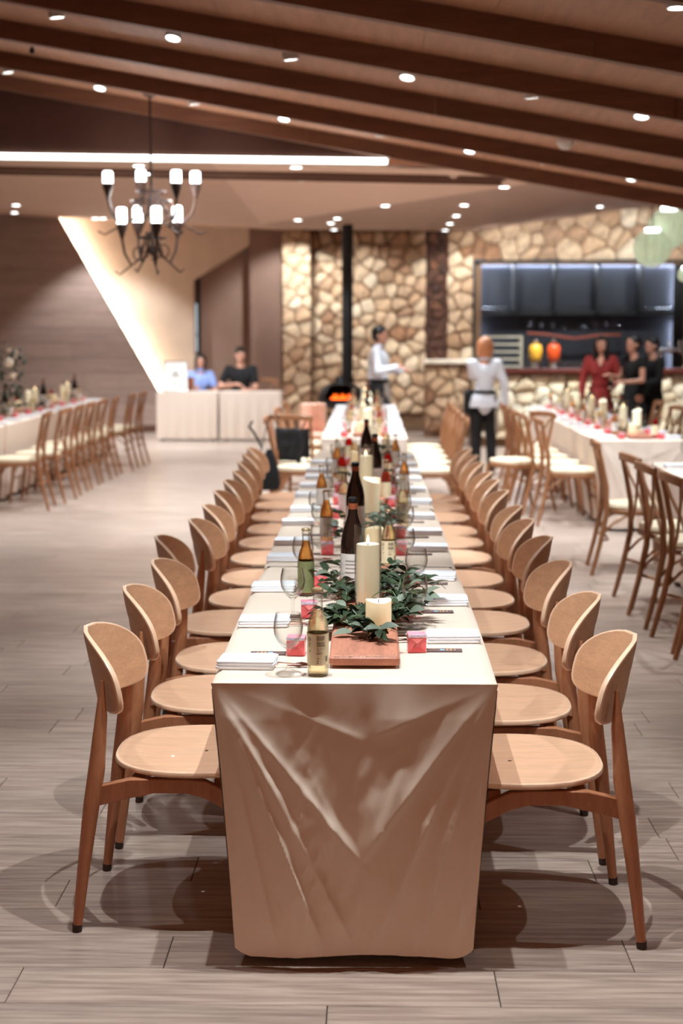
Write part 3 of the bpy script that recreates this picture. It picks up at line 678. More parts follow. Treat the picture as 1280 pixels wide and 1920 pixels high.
# ================================================================ TABLES AND CLOTHS
CX = -.037; HW = .364; TZ = .75
def fold_field(u, v):            # relief of the hanging cloth end, u -1..1 across, v 0..1 down
    segs = [(-1,.0, .05,.64, .030,1), (-1,.0, -.25,.96, .034,1), (-1,.0, .02,.98, .026,1), (-.85,.02, .08,.2, .014,.7), (-1,.0,-.62,1, .03,.8), (-1,.02,-.5,.45,.02,1),
            (1,.0, .1,.2, .018,.7), (1,.0, .06,.64, .030,1), (1,.0, .2,.94, .032,1), (1,.0, .52,.99, .032,1), (1,.0,.85,.98,.022,1), (.05,.26, .05,.9, .007,.8),
            (.37,.47, .66,.51, .008,.6), (.2,.52,.3,.75,.01,.5), (-.75,.7,-.55,.86,.01,.6), (-.36,.3,-.1,.55,.014,.8), (.2,.94,-.12,.87,.01,.7), (-.3,.5,-.38,.82,.012,.8), (.62,.6,.72,.75,.01,.5), (.5,.33,.35,.45,.008,.5)]
    h = 0
    for i, (ax, ay, bx_, by, amp, sh) in enumerate(segs):
        dx, dy = bx_-ax, by-ay; L2 = dx*dx+dy*dy; t = max(0, min(1, ((u-ax)*dx+(v-ay)*dy)/L2)); px, py = ax+dx*t, ay+dy*t
        side = (u-px)*dy-(v-py)*dx; d = hypot(u-px, v-py); k = .017 if side > 0 else .07+.10*t
        h += amp*sh*(t*.8+.2)*math.exp(-d/k*(1.0 if side > 0 else 1))*(min(1, 6*(1-t)+.15))
    h *= .62
    q = math.exp(-((u+.32+(v-.6)*-.25)/.16)**2-((v-.62)/.26)**2)
    return h + q*(.007*noise.noise((u*13+v*6, v*15, 7.7))+.004*noise.noise((u*30, v*26, 2.1)))
def drape_front(b, y, xa, xb, z0, zt, inset, bow=0.02):
    def fn(u, v):
        uu = u*2-1; xm = (xa+xb)/2; hw = (xb-xa)/2 - inset*(v**.8)
        edge = 1-abs(uu)**8
        h = fold_field(uu, v)*edge + .008*noise.noise((uu*3, v*3, 1.3)) + .0035*noise.noise((uu*11+v*5, v*9, 4.3))*min(1, v*3)
        z = zt + (z0-zt)*v + (.004*sin(uu*4+1)+.022*(max(0, abs(uu)-.86)/.14)**1.5)*v
        return (xm+uu*hw, y - .004 - h*min(1, v*8) - bow*sin(pi*min(1, v*1.0))*(1-uu*uu)*.5, z)
    b.grid(132, 120, fn)
def drape_side(b, x, y0, y1, z0, zt, sgn, inset, seed, nu=90, waves=7):
    def fn(u, v):
        y = y0+(y1-y0)*u; wv = .016*v*sin(u*waves*2*pi+seed)+.012*v*noise.noise((u*9, v*2, seed))
        return (x + sgn*(-inset*(v**.8) + wv + (.006)*min(1, v*10)), y + (inset*(v**.8) if u == 0 and False else 0), zt+(z0-zt)*v)
    b.grid(nu, 10, fn, flip=sgn < 0)
def cloth(label, xc, hw, y0, y1, front, seed, m, z0=.03, group=None, far_end=False, front_seg=True, bulge=True):
    b = MB(); n = 30; r = .012
    # top sheet with a softly rounded rim
    def top(u, v):
        y = y0 + (y1-y0)*v; uu = u*2-1
        k = 1 + (.020*sin(pi*min(1, v*1.02)) - .035*max(0, v-.86)/.14*.6 if bulge else 0)
        z = TZ + .006 + .0014*noise.noise((uu*3+seed, v*5, 2.2)) - (r*(max(0, abs(uu)-.955)/.045)**2)
        if front: z -= r*.7*(max(0, .012-v)/.012)**2
        return (xc + uu*hw*k, y, z)
    b.grid(40, 60, top)
    def sidefn(sg):
        def fn(u, v):
            y = y0+(y1-y0)*u
            k = 1 + (.020*sin(pi*min(1, u*1.02)) - .035*max(0, u-.86)/.14*.6 if bulge else 0)
            inn = .058*v**.8
            wv = -(.014*(1+sin(u*7*2*pi+seed))+.012*noise.noise((u*9, v*2, seed)))*v*min(1, u*6)
            return (xc + sg*(hw*k - inn + wv + .004*min(1, v*10)), y, TZ-r+.006+(z0-TZ+r)*v)
        return fn
    b.grid(80, 12, sidefn(-1), flip=False); b.grid(80, 12, sidefn(1), flip=True)
    if front: drape_front(b, y0-.002, xc-hw, xc+hw, z0, TZ+.004, .055)
    else: b.grid(20, 6, lambda u, v: (xc+(u*2-1)*(hw-.05*v), y0+.002, TZ+(z0-TZ)*v))
    b.grid(20, 6, lambda u, v: (xc+(u*2-1)*(hw-.03*v), y1-.002+.01*v*sin(u*20), TZ-.005+(z0-TZ)*v), flip=True)
    o = b.build('tablecloth', m); return tag(o, label, 'tablecloth', group)
def make_table():
    t = thing('folding_table', '', 'table')
    MB().rbox((0, .9, .725), (.70, 1.78, .03), .006).build('tabletop', M['oak'], t)
    for sx in (-1, 1):
        for y in (.22, 1.58):
            g = MB(); g.tube([(sx*.24, y, .708), (sx*.25, y, .012)], .014, 8); l = g.build('leg', M['black'], t)
            MB().lathe([(0,0),(.02,0),(.018,.02),(0,.02)], 8, Matrix.Translation((sx*.25, y, 0))).build('foot_cap', M['foot'], t)
    for y in (.22, 1.58):
        g = MB(); g.tube([(-.246, y, .3), (.246, y, .3)], .01, 6); g.build('crossbar', M['black'], t)
    return t
table_at = Pool(make_table)
def table_run(name, xc, y0, n, m, end_front=True, wseed=0, hw=HW):
    for i in range(n):
        ya = y0 + 1.8*i
        pos = nth(i+1, n)
        table_at((xc, ya+.01, 0), 0, f'{pos} folding table under the beige cloth of the {name}', 'folding tables under the cloths')
        cloth(f'beige tablecloth on the {pos} table of the {name}', xc, hw, ya+(0 if i == 0 else .004), ya+1.79, i == 0 and end_front, wseed+i, m, group=None)
MAIN, FARC, RF, LF, RN = 'long central row', 'second central row', 'far right-hand row', 'left-hand row', 'near right-hand row'
table_run(MAIN, CX, 3.527, 4, M['cloth'])
table_run(FARC, -.045, 11.95, 3, M['cloth_far'], True, 11)
table_run(RF, 2.27, 11.75, 3, M['cloth_far'], True, 21)
table_run(RN, 2.30, 6.2, 2, M['cloth_far'], True, 31)
table_run(LF, -3.90, 12.0, 4, M['cloth_far'], True, 41)
# ================================================================ OAK CHAIRS  (local +X faces the table)
def superell(a, rx, ry, n):
    c, s_ = cos(a), sin(a); return (rx*math.copysign(abs(c)**(2/n), c), ry*math.copysign(abs(s_)**(2/n), s_))
def oak_chair():
    t = thing('oak_chair', '', 'chair')
    b = MB(); NN = 48
    def outl(k, z, dz=0):
        pts = []
        for i in range(NN):
            x, y = superell(2*pi*i/NN, .255, .245, 2.45)
            if x > 0: x *= .96; y *= 1-.06*(x/.25)
            pts.append((x*k, y*k, z))
        return pts
    rings = [[(x, y, .458-.011*(1-k*k)) for x, y, _ in outl(k, 0)] for k in (.02, .3, .6, .85, .965)]
    b.loft(rings[::1], False); 
    b.cur = 1; b.loft([outl(.965, .458), outl(.992, .4562), outl(1.0, .451), outl(.998, .445), outl(.97, .4405)], False)
    b.cur = 0; b.loft([outl(.97, .4405), outl(.3, .432), outl(.02, .431)], False)
    for f in range(len(b.f)): b.f[f] = b.f[f]
    b.build('seat', [M['oak'], M['oak_edge']], t)
    # backrest: bent ply shell
    def shell(a, c, off):         # a across (-1..1), c up (-1..1)
        y = .238*a*(1-.05*a*a) ; x = -.324 + .118*(a*a+.01)**.8 - .02*c + off*1.0; z = .708 + .104*c - .038*a*a
        return (x + off*.0, y - off*a*1.1, z)
    b = MB(); nr = 40; T = .0065
    ang = [2*pi*i/nr for i in range(nr)]
    def ring(k, off): return [shell(*[q*k for q in superell(a, 1, 1, 2.9)], off) for a in ang]
    b.loft([ring(k, T) for k in (.02, .25, .5, .75, .96)], False)
    b.cur = 1; b.loft([ring(.96, T), ring(.99, T*.8), ring(1.0, 0), ring(.99, -T*.8), ring(.96, -T)], False)
    b.cur = 0; b.loft([ring(k, -T) for k in (.96, .75, .5, .25, .02)], False)
    b.build('backrest', [M['oak_back'], M['oak_edge']], t)
    for s_ in (-1, 1):
        y = .225*s_
        # rear leg, bulging at the rail, pointed where it meets the shell
        pts = [(-.335, y, .02), (-.315, y, .18), (-.29, y*.985, .36), (-.275, y*.95, .46), (-.262, y*.90, .60), (-.258, y*.88, .70)]
        g = MB(); g.tube(pts, [.0135, .0175, .0225, .023, .017, .005], 12, up=(0, 1, 0)); lg = g.build('leg', M['oak_leg'], t)
        g = MB(); g.tube([(-.337, y, 0), (-.3355, y, .022)], [.0135, .0142], 12, up=(0, 1, 0)); g.build('foot_cap', M['foot'], lg)
        pts = [(.150, y*.95, .02), (.148, y*.95, .2), (.142, y*.93, .36), (.138, y*.92, .43)]
        g = MB(); g.tube(pts, [.0125, .016, .021, .02], 12, up=(0, 1, 0)); lg = g.build('leg', M['oak_leg'], t)
        g = MB(); g.tube([(.1505, y*.95, 0), (.150, y*.95, .022)], .013, 12, up=(0, 1, 0)); g.build('foot_cap', M['foot'], lg)
        # side rail, cranked up under the seat
        b = MB(); yy = y*.93
        prof = [(-.288, .352, .408), (-.185, .378, .4315), (-.12, .392, .4325), (-.03, .392, .4325), (.02, .378, .428), (.145, .312, .366)]
        b.loft([[(x, yy-.013, z0), (x, yy+.013, z0), (x, yy+.013, z1), (x, yy-.013, z1)] for x, z0, z1 in prof]); b.build('side_rail', M['oak_leg'], t, bevel=.003)
    MB().box((-.17, 0, .405), (.035, .40, .038)).build('cross_rail', M['oak_leg'], t, bevel=.003)
    MB().box((.06, 0, .405), (.035, .39, .038)).build('cross_rail', M['oak_leg'], t, bevel=.003)
    return t
oak = Pool(oak_chair)
LY = [3.955, 4.60, 5.13, 5.77, 6.30, 6.84, 7.46, 8.01, 8.57, 9.17, 9.80, 10.32]
RY = [3.875, 4.49, 5.12, 5.78, 6.31, 6.83, 7.50, 8.05, 8.52, 9.16, 9.70, 10.25]
LXo = [0, .0, .01, -.07, .0, .0, -.015, -.02, -.02, -.045, -.07, -.085]
RXo = [0, .0, .0, .01, .0, .0, .0, .0, .0, .0, .0, .0]
GO = 'oak chairs along the long central row of tables'
for i, (y, dx) in enumerate(zip(LY, LXo)):
    oak((-.465+dx, y, 0), radians([0, 1, -2, 2, -1, 1, 0, -1.5, 1, 0, 1, -1][i]), f'oak chair with curved back, {nth(i+1, 12)} on the left side of the long row', GO)
for i, (y, dx) in enumerate(zip(RY, RXo)):
    oak((.395+dx, y, 0), pi+radians([0, -1, 2, -1, 1, -2, 0, 1.5, -1, 1, 0, 1][i]), f'oak chair with curved back, {nth(i+1, 12)} on the right side of the long row', GO)
# ================================================================ CROSS-BACK CHAIRS (local +X faces the table)
def cross_chair():
    t = thing('crossback_chair', '', 'chair')
    def outl(k, z, e=0):
        pts = []
        for i in range(28):
            x, y = superell(2*pi*i/28, .215, .21, 3.0); y *= 1+.12*(x/.2); pts.append((x*k, y*k, z))
        return pts
    MB().loft([outl(.96, .412), outl(1, .418), outl(1, .442), outl(.96, .45)]).build('seat_frame', M['bentwood'], t)
    MB().loft([outl(.95, .451), outl(.985, .462), outl(.96, .482), outl(.7, .492), outl(.1, .494)]).build('cushion', M['cushion'], t)
    tops = []
    for s_ in (-1, 1):
        pts = [(-.315, .205*s_, 0), (-.265, .195*s_, .2), (-.222, .185*s_, .42), (-.225, .188*s_, .6), (-.262, .19*s_, .78), (-.285, .188*s_, .875)]
        g = MB(); g.tube(pts, [.013, .016, .0185, .0165, .0145, .0135], 10); g.build('leg', M['bentwood'], t)
        g = MB(); g.tube([(.235, .2*s_, 0), (.205, .195*s_, .2), (.18, .19*s_, .42)], [.0125, .016, .02], 10); g.build('leg', M['bentwood'], t)
        # crossing bent rods
        g = MB(); g.tube([(-.222, .165*s_, .47), (-.222, .10*s_, .56), (-.235-.008*s_, .0, .665), (-.262, -.09*s_, .775), (-.282, -.15*s_, .865)], [.009, .0095, .0095, .0095, .009], 8); g.build('cross_rod', M['bentwood'], t)
        # curved braces under the seat
        g = MB(); g.tube([(-.25, .18*s_, .28), (-.17, .182*s_, .36), (-.08, .18*s_, .41)], [.009]*3, 6); g.build('brace', M['bentwood'], t)
        g = MB(); g.tube([(.205, .18*s_, .27), (.15, .18*s_, .36), (.07, .18*s_, .41)], [.009]*3, 6); g.build('brace', M['bentwood'], t)
    b = MB(); n = 14       # broad curved top rail
    b.loft([[(-.285-.028*cos(a*pi/2)+dx, .215*sin(a*pi/2)*1.0, .878+.014*cos(a*pi/2)+dz) for dx, dz in ((-.011,-.022),(.011,-.022),(.011,.020),(.0,.026),(-.011,.020))] for a in [k/(n/2)-1 for k in range(n+1)]])
    b.build('top_rail', M['bentwood'], t)
    g = MB(); g.tube([(-.25, -.19, .24), (-.2, -.1, .235), (-.2, .1, .235), (-.25, .19, .24)], .009, 6); g.build('stretcher', M['bentwood'], t)
    g = MB(); g.tube([(.205, -.19, .24), (.19, 0, .235), (.205, .19, .24)], .009, 6); g.build('stretcher', M['bentwood'], t)
    return t
xch = Pool(cross_chair)
GX = 'cross-back chairs around the side tables'
XC = []
for i, (x, y, r) in enumerate([(-3.30, 13.22, 4), (-3.25, 13.86, -3), (-3.25, 14.50, 2), (-3.25, 15.12, 0), (-3.24, 15.75, -2), (-3.22, 16.40, 3), (-3.15, 17.15, 0), (-3.12, 17.80, 0)]):
    xch((x, y, 0), pi+radians(r), f'cross-back chair, {nth(i+1, 8)} in the row beside the left-hand tables', GX)
for i, (x, y, r) in enumerate([(1.74, 12.28, 2), (1.70, 12.95, -3), (1.68, 13.60, 2), (1.68, 14.25, 0), (1.68, 14.9, 0)]):
    xch((x, y, 0), radians(r), f'cross-back chair, {nth(i+1, 5)} on the left side of the far right-hand tables', GX)
xch((1.35, 13.15, 0), radians(205), 'darker cross-back chair standing out in the aisle behind the waitress', GX)
xch((1.84, 9.76, 0), radians(-4), 'cross-back chair standing apart in the aisle before the far right-hand tables', GX)
for i, (x, y, r) in enumerate([(1.86, 8.62, 5), (1.84, 8.02, 3), (1.86, 7.42, 4), (1.86, 6.86, 0)]):
    xch((x, y, 0), radians(r), f'cross-back chair with cream seat, {nth(i+1, 4).replace("nearest", "farthest").replace("farthest", "farthest") if False else ["farthest", "second farthest", "third farthest", "nearest"][i]} beside the near right-hand table', GX)
for i, (x, y, r) in enumerate([(2.80, 14.3, 8), (2.98, 13.35, -10), (2.82, 15.4, 0)]):
    xch((x, y, 0), pi+radians(r), f'cross-back chair, {nth(i+1, 3) if False else ["middle", "nearest", "farthest"][i]} on the right side of the far right-hand tables', GX)
for i, (x, y, r) in enumerate([(-.60, 12.42, 0), (-.62, 12.98, 72), (-.60, 13.85, -2), (-.60, 15.2, 0)]):
    xch((x, y, 0), radians(r), f'cross-back chair, {nth(i+1, 4)} on the left side of the second central row', GX)
for i, (x, y, r) in enumerate([(.53, 12.25, 2), (.53, 12.9, -2), (.53, 13.5, 0), (.53, 14.1, 0), (.53, 14.75, 0)]):
    xch((x, y, 0), pi+radians(r), f'cross-back chair, {nth(i+1, 5)} on the right side of the second central row', GX)
xch((-1.66, 22.45, 0), radians(-90), 'empty cross-back chair behind the reception table, right of the man', GX)
xch((-2.60, 22.62, 0), radians(-90), 'chair the woman in blue sits on behind the reception table', GX)
xch((-1.98, 22.62, 0), radians(-90), 'chair the man in black sits on behind the reception table', GX)
# pink tub chair by the fireplace
t = thing('tub_chair', 'pink upholstered tub chair between the second central row and the stove', 'chair', (-.70, 17.5, 0), radians(-90)); t.scale = (.82, .82, .95)
def tub(r, z0, z1, th):
    b = MB(); n = 16
    b.loft([[(-.02-r*cos(a), r*1.0*sin(a), z0), (-.02-(r-th)*cos(a), (r-th)*sin(a), z0), (-.02-(r-th)*cos(a), (r-th)*sin(a), z1-.02), (-.02-(r-th/2)*cos(a), (r-th/2)*sin(a), z1), (-.02-r*cos(a), r*sin(a), z1-.02)] for a in [radians(-105+210*k/n) for k in range(n+1)]]); return b
tub(.2, .40, .82, .05).build('backrest', M['pinkch'], t)
MB().lathe([(0,0),(.19,0),(.2,.02),(.2,.08),(.17,.11),(0,.115)], 20, Matrix.Translation((0,0,.34))).build('seat', M['pinkch'], t)
for a in (45, 135, 225, 315):
    a = radians(a); g = MB(); g.tube([(.2*cos(a), .2*sin(a), 0), (.14*cos(a), .14*sin(a), .34)], [.01, .014], 8); g.build('leg', M['bentwood'], t)
# ================================================================ RECEPTION TABLE
ra, rb = P(293, 735, 21.7).x, P(527, 735, 21.7).x
for i, (a, b_, s_) in enumerate(((ra, (ra+rb)/2-.012, 'left'), ((ra+rb)/2+.012, rb, 'right'))):
    t = thing('reception_table', f'{s_} half of the reception table under its pale cloth', 'table', ((a+b_)/2, 22.0, 0)); w_ = (b_-a)/2-.03
    MB().rbox((0, 0, .715), (w_*2, .56, .03), .006).build('tabletop', M['oak'], t)
    for sx in (-1, 1):
        for sy in (-1, 1): g = MB(); g.tube([(sx*(w_-.06), sy*.22, 0), (sx*(w_-.06), sy*.22, .70)], .015, 8); g.build('leg', M['black'], t)
    g = MB(); xm = (a+b_)/2; hw = (b_-a)/2
    per = [(-1,-1),(-.5,-1),(0,-1),(.5,-1),(1,-1),(1,0),(1,1),(0,1),(-1,1),(-1,0)]
    def pt(u, z):       # perimeter point
        u = u % 1; L1 = 2*hw; L2 = .6; T = 2*(L1+L2); d = u*T
        if d < L1: q = (-hw+d, -.3, 0, -1)
        elif d < L1+L2: q = (hw, -.3+d-L1, 1, 0)
        elif d < 2*L1+L2: q = (hw-(d-L1-L2), .3, 0, 1)
        else: q = (-hw, .3-(d-2*L1-L2), -1, 0)
        return q
    n = 120; rings = []
    for v in (0, .06, .3, .6, .85, 1):
        rr = []
        for k in range(n):
            x, y, nx, ny = pt(k/n, 0); amp = .012*v+.012*v*v
            o_ = amp*sin(k/n*2*pi*17+i) + .012*v
            cornerp = .03*v*(1 if abs(abs(x)-hw) < .06 and abs(abs(y)-.3) < .06 else 0)
            sx = 0 if abs(nx) == 0 else 1
            if (i == 0 and nx > 0) or (i == 1 and nx < 0): o_ = -.002-.03*v
            rr.append((xm+x+nx*o_, 22.0+y+ny*o_, .742-.006*(v == 0)*0-.712*v))
        rings.append(rr)
    g.loft([[(xm+(x-xm)*.1, 22.0+(y-22.0)*.1, .745) for x, y, z in rings[0]], [(x, y, .744) for x, y, z in rings[0]]] + rings, False)
    o = g.build('tablecloth', M['cloth_far']); tag(o, f'pale beige cloth on the {s_} half of the reception table', 'tablecloth')
p = P(327, 725, 21.85)
t = thing('sign_board', 'white framed notice board standing at the left of the reception table', 'sign', (P(329, 700, 21.82).x, 21.82, .749), radians(6))
wS, hS = 44*21.8/FPX, P(327, 677, 21.82).z-.749
tl = Matrix.Rotation(radians(-7), 4, 'X')
MB().box((0, 0, hS/2), (wS, .015, hS), 0, tl).build('board', M['white'], t)
b = MB()
for sx in (-1, 1): b.box((sx*(wS/2-.006), -.008, hS/2), (.014, .014, hS), 0, tl)
for z in (.006, hS-.006): b.box((0, -.008, z), (wS, .014, .014), 0, tl)
b.build('frame', M['chrome'], t)
b = MB()
for z, w_ in ((.82, .3), (.62, .22), (.55, .3), (.48, .26), (.3, .2), (.22, .1)): b.box((.0, -.0095, hS*z), (wS*w_*1.3, .002, .012), 0, tl)
b.build('print', M['apron'], t)
g = MB(); g.tube([(0, .01, hS*.7), (0, .12, .0)], .006, 6); g.build('prop', M['black'], t)
# ================================================================ SUSPENDED STOVE
YF = 21.0
fp = thing('hanging_stove', 'black suspended dome stove with a long flue and open fire before the stone wall', 'fireplace', (P(640, 740, YF).x, YF, 0))
fx0 = P(640, 740, YF).x; flx = P(651, 600, YF).x - fx0; zc = P(640, 744, YF).z; Rf = 44*YF/FPX
g = MB(); g.tube([(flx, 0, zc+.18), (flx, 0, 3.24)], .082, 20); g.build('flue', M['black'], fp)
outer = [(.09, .30), (.10, .22), (.20, .185), (.30, .12), (Rf, .01), (Rf*1.0, -.03), (.30, -.12), (.20, -.17), (0, -.19)]
b = MB(); n = 32
rings = [[(r*cos(2*pi*k/n), r*sin(2*pi*k/n), z) for k in range(n)] for r, z in outer]
vs = [q for r in rings for q in r]; fs = []
for i in range(len(rings)-1):
    for k in range(n):
        a = 2*pi*(k+.5)/n
        if 2 <= i <= 4 and -2.35 < (a if a < pi else a-2*pi) < -.95: continue
        fs.append((i*n+k, i*n+(k+1) % n, (i+1)*n+(k+1) % n, (i+1)*n+k))
b.add(vs, fs, Matrix.Translation((0, 0, zc))); o = b.build('firebox', M['black'], fp)
md = o.modifiers.new('solid', 'SOLIDIFY'); md.thickness = .012
for k in range(9):
    x = -.14+.035*k; h_ = .06+.05*abs(sin(k*2.1)); MB().lathe([(0,0),(.016,.015),(.012,h_*.5),(0,h_)], 8, Matrix.Translation((x, -.12+.03*sin(k*3), zc-.05))).build('flame', M['fire'], fp)
for k in range(3): g = MB(); g.tube([(-.2+.05*k, -.1+.05*k, zc-.07), (.16, -.14+.06*k, zc-.05+.01*k)], .022, 7); g.build('log', M['brown'], fp)
g = MB(); g.lathe([(0,0),(.3,0),(.3,.03),(.26,.05),(0,.05)], 24, Matrix.Translation((0,0,0))); g.lathe([(.05,.05),(.05,zc-.18)], 12); g.build('pedestal', M['black'], fp)
# ================================================================ THINGS ON THE TABLES
TT = TZ + .008
def napkin_():
    t = thing('napkin', '', 'napkin')
    def layer(w_, d_, z, h, sk, seed):
        b = MB(); n = 5
        def rr(q, zz): return [(x*(w_/2-q)+(y*sk), y*(d_/2-q), zz+.0012*noise.noise((x*2+seed, y*2, zz*50))) for x, y in [(-1,-.93),(-.95,-1),(-.5,-1),(0,-1),(.5,-1),(.95,-1),(1,-.93),(1,0),(1,.93),(.95,1),(.5,1),(0,1),(-.5,1),(-.95,1),(-1,.93),(-1,0)]]
        b.loft([rr(.002, z), rr(-.0005, z+h*.3), rr(-.0005, z+h*.7), rr(.003, z+h)]); return b
    layer(.150, .100, 0, .009, .004, 1).build('lower_fold', M['napkin'], t)
    b = layer(.150, .099, .0082, .009, .001, 2); b.v = [(x, y, z) for x, y, z in b.v]; b.build('middle_fold', M['napkin'], t)
    layer(.149, .098, .0165, .006, .002, 3).build('upper_fold', M['napkin'], t)
    b = MB(); b.rbox((.03, 0, .0225), (.08, .094, .002), .0009); b.build('wrap_band', M['napkin'], t)
    return t
def fork_():
    t = thing('fork', '', 'fork')
    g = MB(); g.tube([(-.06, 0, .004), (0, 0, .005), (.04, 0, .004)], [.0035, .0028, .0025], 6, .5); g.build('handle', M['copper_cut'], t)
    g = MB(); g.tube([(.038, 0, .004), (.050, 0, .006), (.058, 0, .007)], [.0025, .009, .0105], 8, .15); g.build('neck', M['copper_cut'], t)
    for k in range(4): g = MB(); y = -.0075+.005*k; g.tube([(.055, y, .007), (.075, y, .005), (.088, y, .008)], [.0015, .0013, .0007], 5); g.build('tine', M['copper_cut'], t)
    return t
def knife_():
    t = thing('knife', '', 'knife')
    g = MB(); g.tube([(-.06, 0, .004), (.0, 0, .004), (.02, 0, .004)], [.0035, .003, .003], 6, .5); g.build('handle', M['copper_cut'], t)
    MB().loft([[(.02,-.003,.003),(.02,.003,.003),(.02,.003,.005),(.02,-.003,.005)], [(.05,-.008,.003),(.05,.004,.0035),(.05,.004,.0045),(.05,-.008,.0045)], [(.095,-.002,.003),(.095,.004,.0035),(.095,.004,.0045),(.095,-.002,.004)]]).build('blade', M['copper_cut'], t)
    return t
mat('copper_cut', (128,72,54), .28, metal=.85, var=.1)
def wine_glass_():
    t = thing('wine_glass', '', 'glass')
    prof = [(0,.001),(.033,.001),(.034,.0025),(.026,.006),(.010,.012),(.0048,.020),(.0042,.045),(.005,.062),(.012,.070),(.0265,.084),(.036,.104),(.0385,.122),(.0365,.142),(.0325,.160),(.0317,.160),(.0355,.141),(.0373,.122),(.0348,.105),(.0255,.088),(.010,.0765),(0,.074)]
    MB().lathe(prof[:9]+[(.013,.0705)], 32).build('stem', M['solid_glass'], t)
    MB().lathe([(0,.0695)]+prof[8:], 32).build('bowl', M['clear_glass'], t)
    return t
def favor_():
    t = thing('favor_box', '', 'box'); s_ = .025; b = MB()
    b.rbox((0, 0, .024), (.05, .05, .048), .002); b.build('box', M['pink'], t)
    # folded gift-wrap flaps on the front and back
    for sg in (-1, 1):
        b = MB(); y = sg*(.0252); e = sg*.0018; k = .0235
        q = [(-k, y, .0015), (k, y, .0015), (k, y, .047), (-k, y, .047), (0, y+e*1.6, .025)]
        b.add(q, [(0,1,4),(2,3,4)] if sg < 0 else [(1,0,4),(3,2,4)]); b.build('end_flap', M['pink_light'], t, False)
        b = MB(); b.add([(-k, y+e*.3, .002), (k, y+e*.3, .002), (0, y+e*2.2, .021)], [(0,1,2) if sg < 0 else (1,0,2)]); b.build('lower_flap', M['pink_dark'], t, False)
    MB().rbox((0, 0, .0492), (.0505, .046, .0022), .0008).build('printed_lid', M['pinkp'], t)
    MB().box((0, -.026, .0465), (.050, .0015, .007)).build('printed_band', M['lilac'], t, False)
    return t
mat('pink_light', (240,132,132), .35, coat=.5, var=.08, scale=40); mat('pink_dark', (214,66,74), .35, coat=.5)
def card_():
    t = thing('menu_card', '', 'card')
    MB().box((0, 0, .0009), (.098, .038, .0018)).build('card', M['card'], t, False)
    b = MB()
    for k, (x, w_) in enumerate(((.008, .006), (.018, .007), (.029, .004))): b.box((x, .002, .0021), (w_, .016, .0004)).box((x, -.010, .0021), (w_*.8, .003, .0004))
    b.build('gold_print', M['gold'], t, False); MB().box((-.006, 0, .0021), (.013, .014, .0004)).build('blue_print', M['bluep'], t, False)
    b = MB(); b.box((-.030, .011, .0021), (.03, .002, .0004)).box((-.032, -.012, .0021), (.026, .0015, .0004)).box((.040, .012, .0021), (.01, .002, .0004)); b.build('small_print', M['gold'], t, False)
    return t
def bottle(kind):
    def make():
        t = thing('beer_bottle', '', 'bottle')
        r = .0275
        prof = [(0,.002),(.022,0),(r,.005),(r,.118),(.027,.128),(.0232,.145),(.0165,.163),(.0135,.178),(.0125,.196),(.0125,.205),(.0142,.207),(.0142,.213),(.0125,.215),(.0125,.222),(.0135,.224)]
        liq = {'gold': 'gold_beer', 'amber': 'amber_beer', 'green': 'amber_beer', 'red': 'red_drink', 'pink': 'pink_drink', 'clear': 'gold_beer'}[kind]
        lv = {'gold': .168, 'amber': .182, 'green': .184}.get(kind, .165)
        pin = [(max(0, rr-.0016), z) for rr, z in prof if .004 < z < lv]
        MB().lathe(prof + [(.0108,.224),(.0108,.19)] + [(.0119,.178),(.0146,.163)] + ([] if lv > .165 else []), 24).build('glass_body', M['clear_glass'], t)
        MB().lathe([(0,.006),(.024,.006)]+[(rr, z) for rr, z in pin]+[(pin[-1][0]*.9, lv+.0005), (0, lv)], 24).build('drink', M[liq], t)
        MB().lathe([(.0148,.2195),(.0155,.2195),(.0152,.224),(.0128,.2275),(0,.228)], 21).build('crown_cap', M['cap'], t)
        lm = {'gold': 'label', 'clear': 'label_w', 'amber': 'label_w', 'green': 'label_g', 'red': 'label', 'pink': 'label'}[kind]
        z0, z1 = (.030, .112) if kind != 'green' else (.012, .118)
        b = MB(); n = 30
        b.loft([[((r+.0006)*cos(a), (r+.0006)*sin(a), z) for a in [2*pi*k/n for k in range(n)]] for z in (z0, z1)], False); lb = b.build('label', M[lm], t)
        if kind == 'gold': ink(lb, r+.0010)
        return t
    return make
def wrap(vs, r, a0, z0):        # flat (x, y) to cylinder; text faces outwards, a0 centre angle
    return [(r*cos(a0+x/r), r*sin(a0+x/r), z0+y) for x, y, _ in vs]
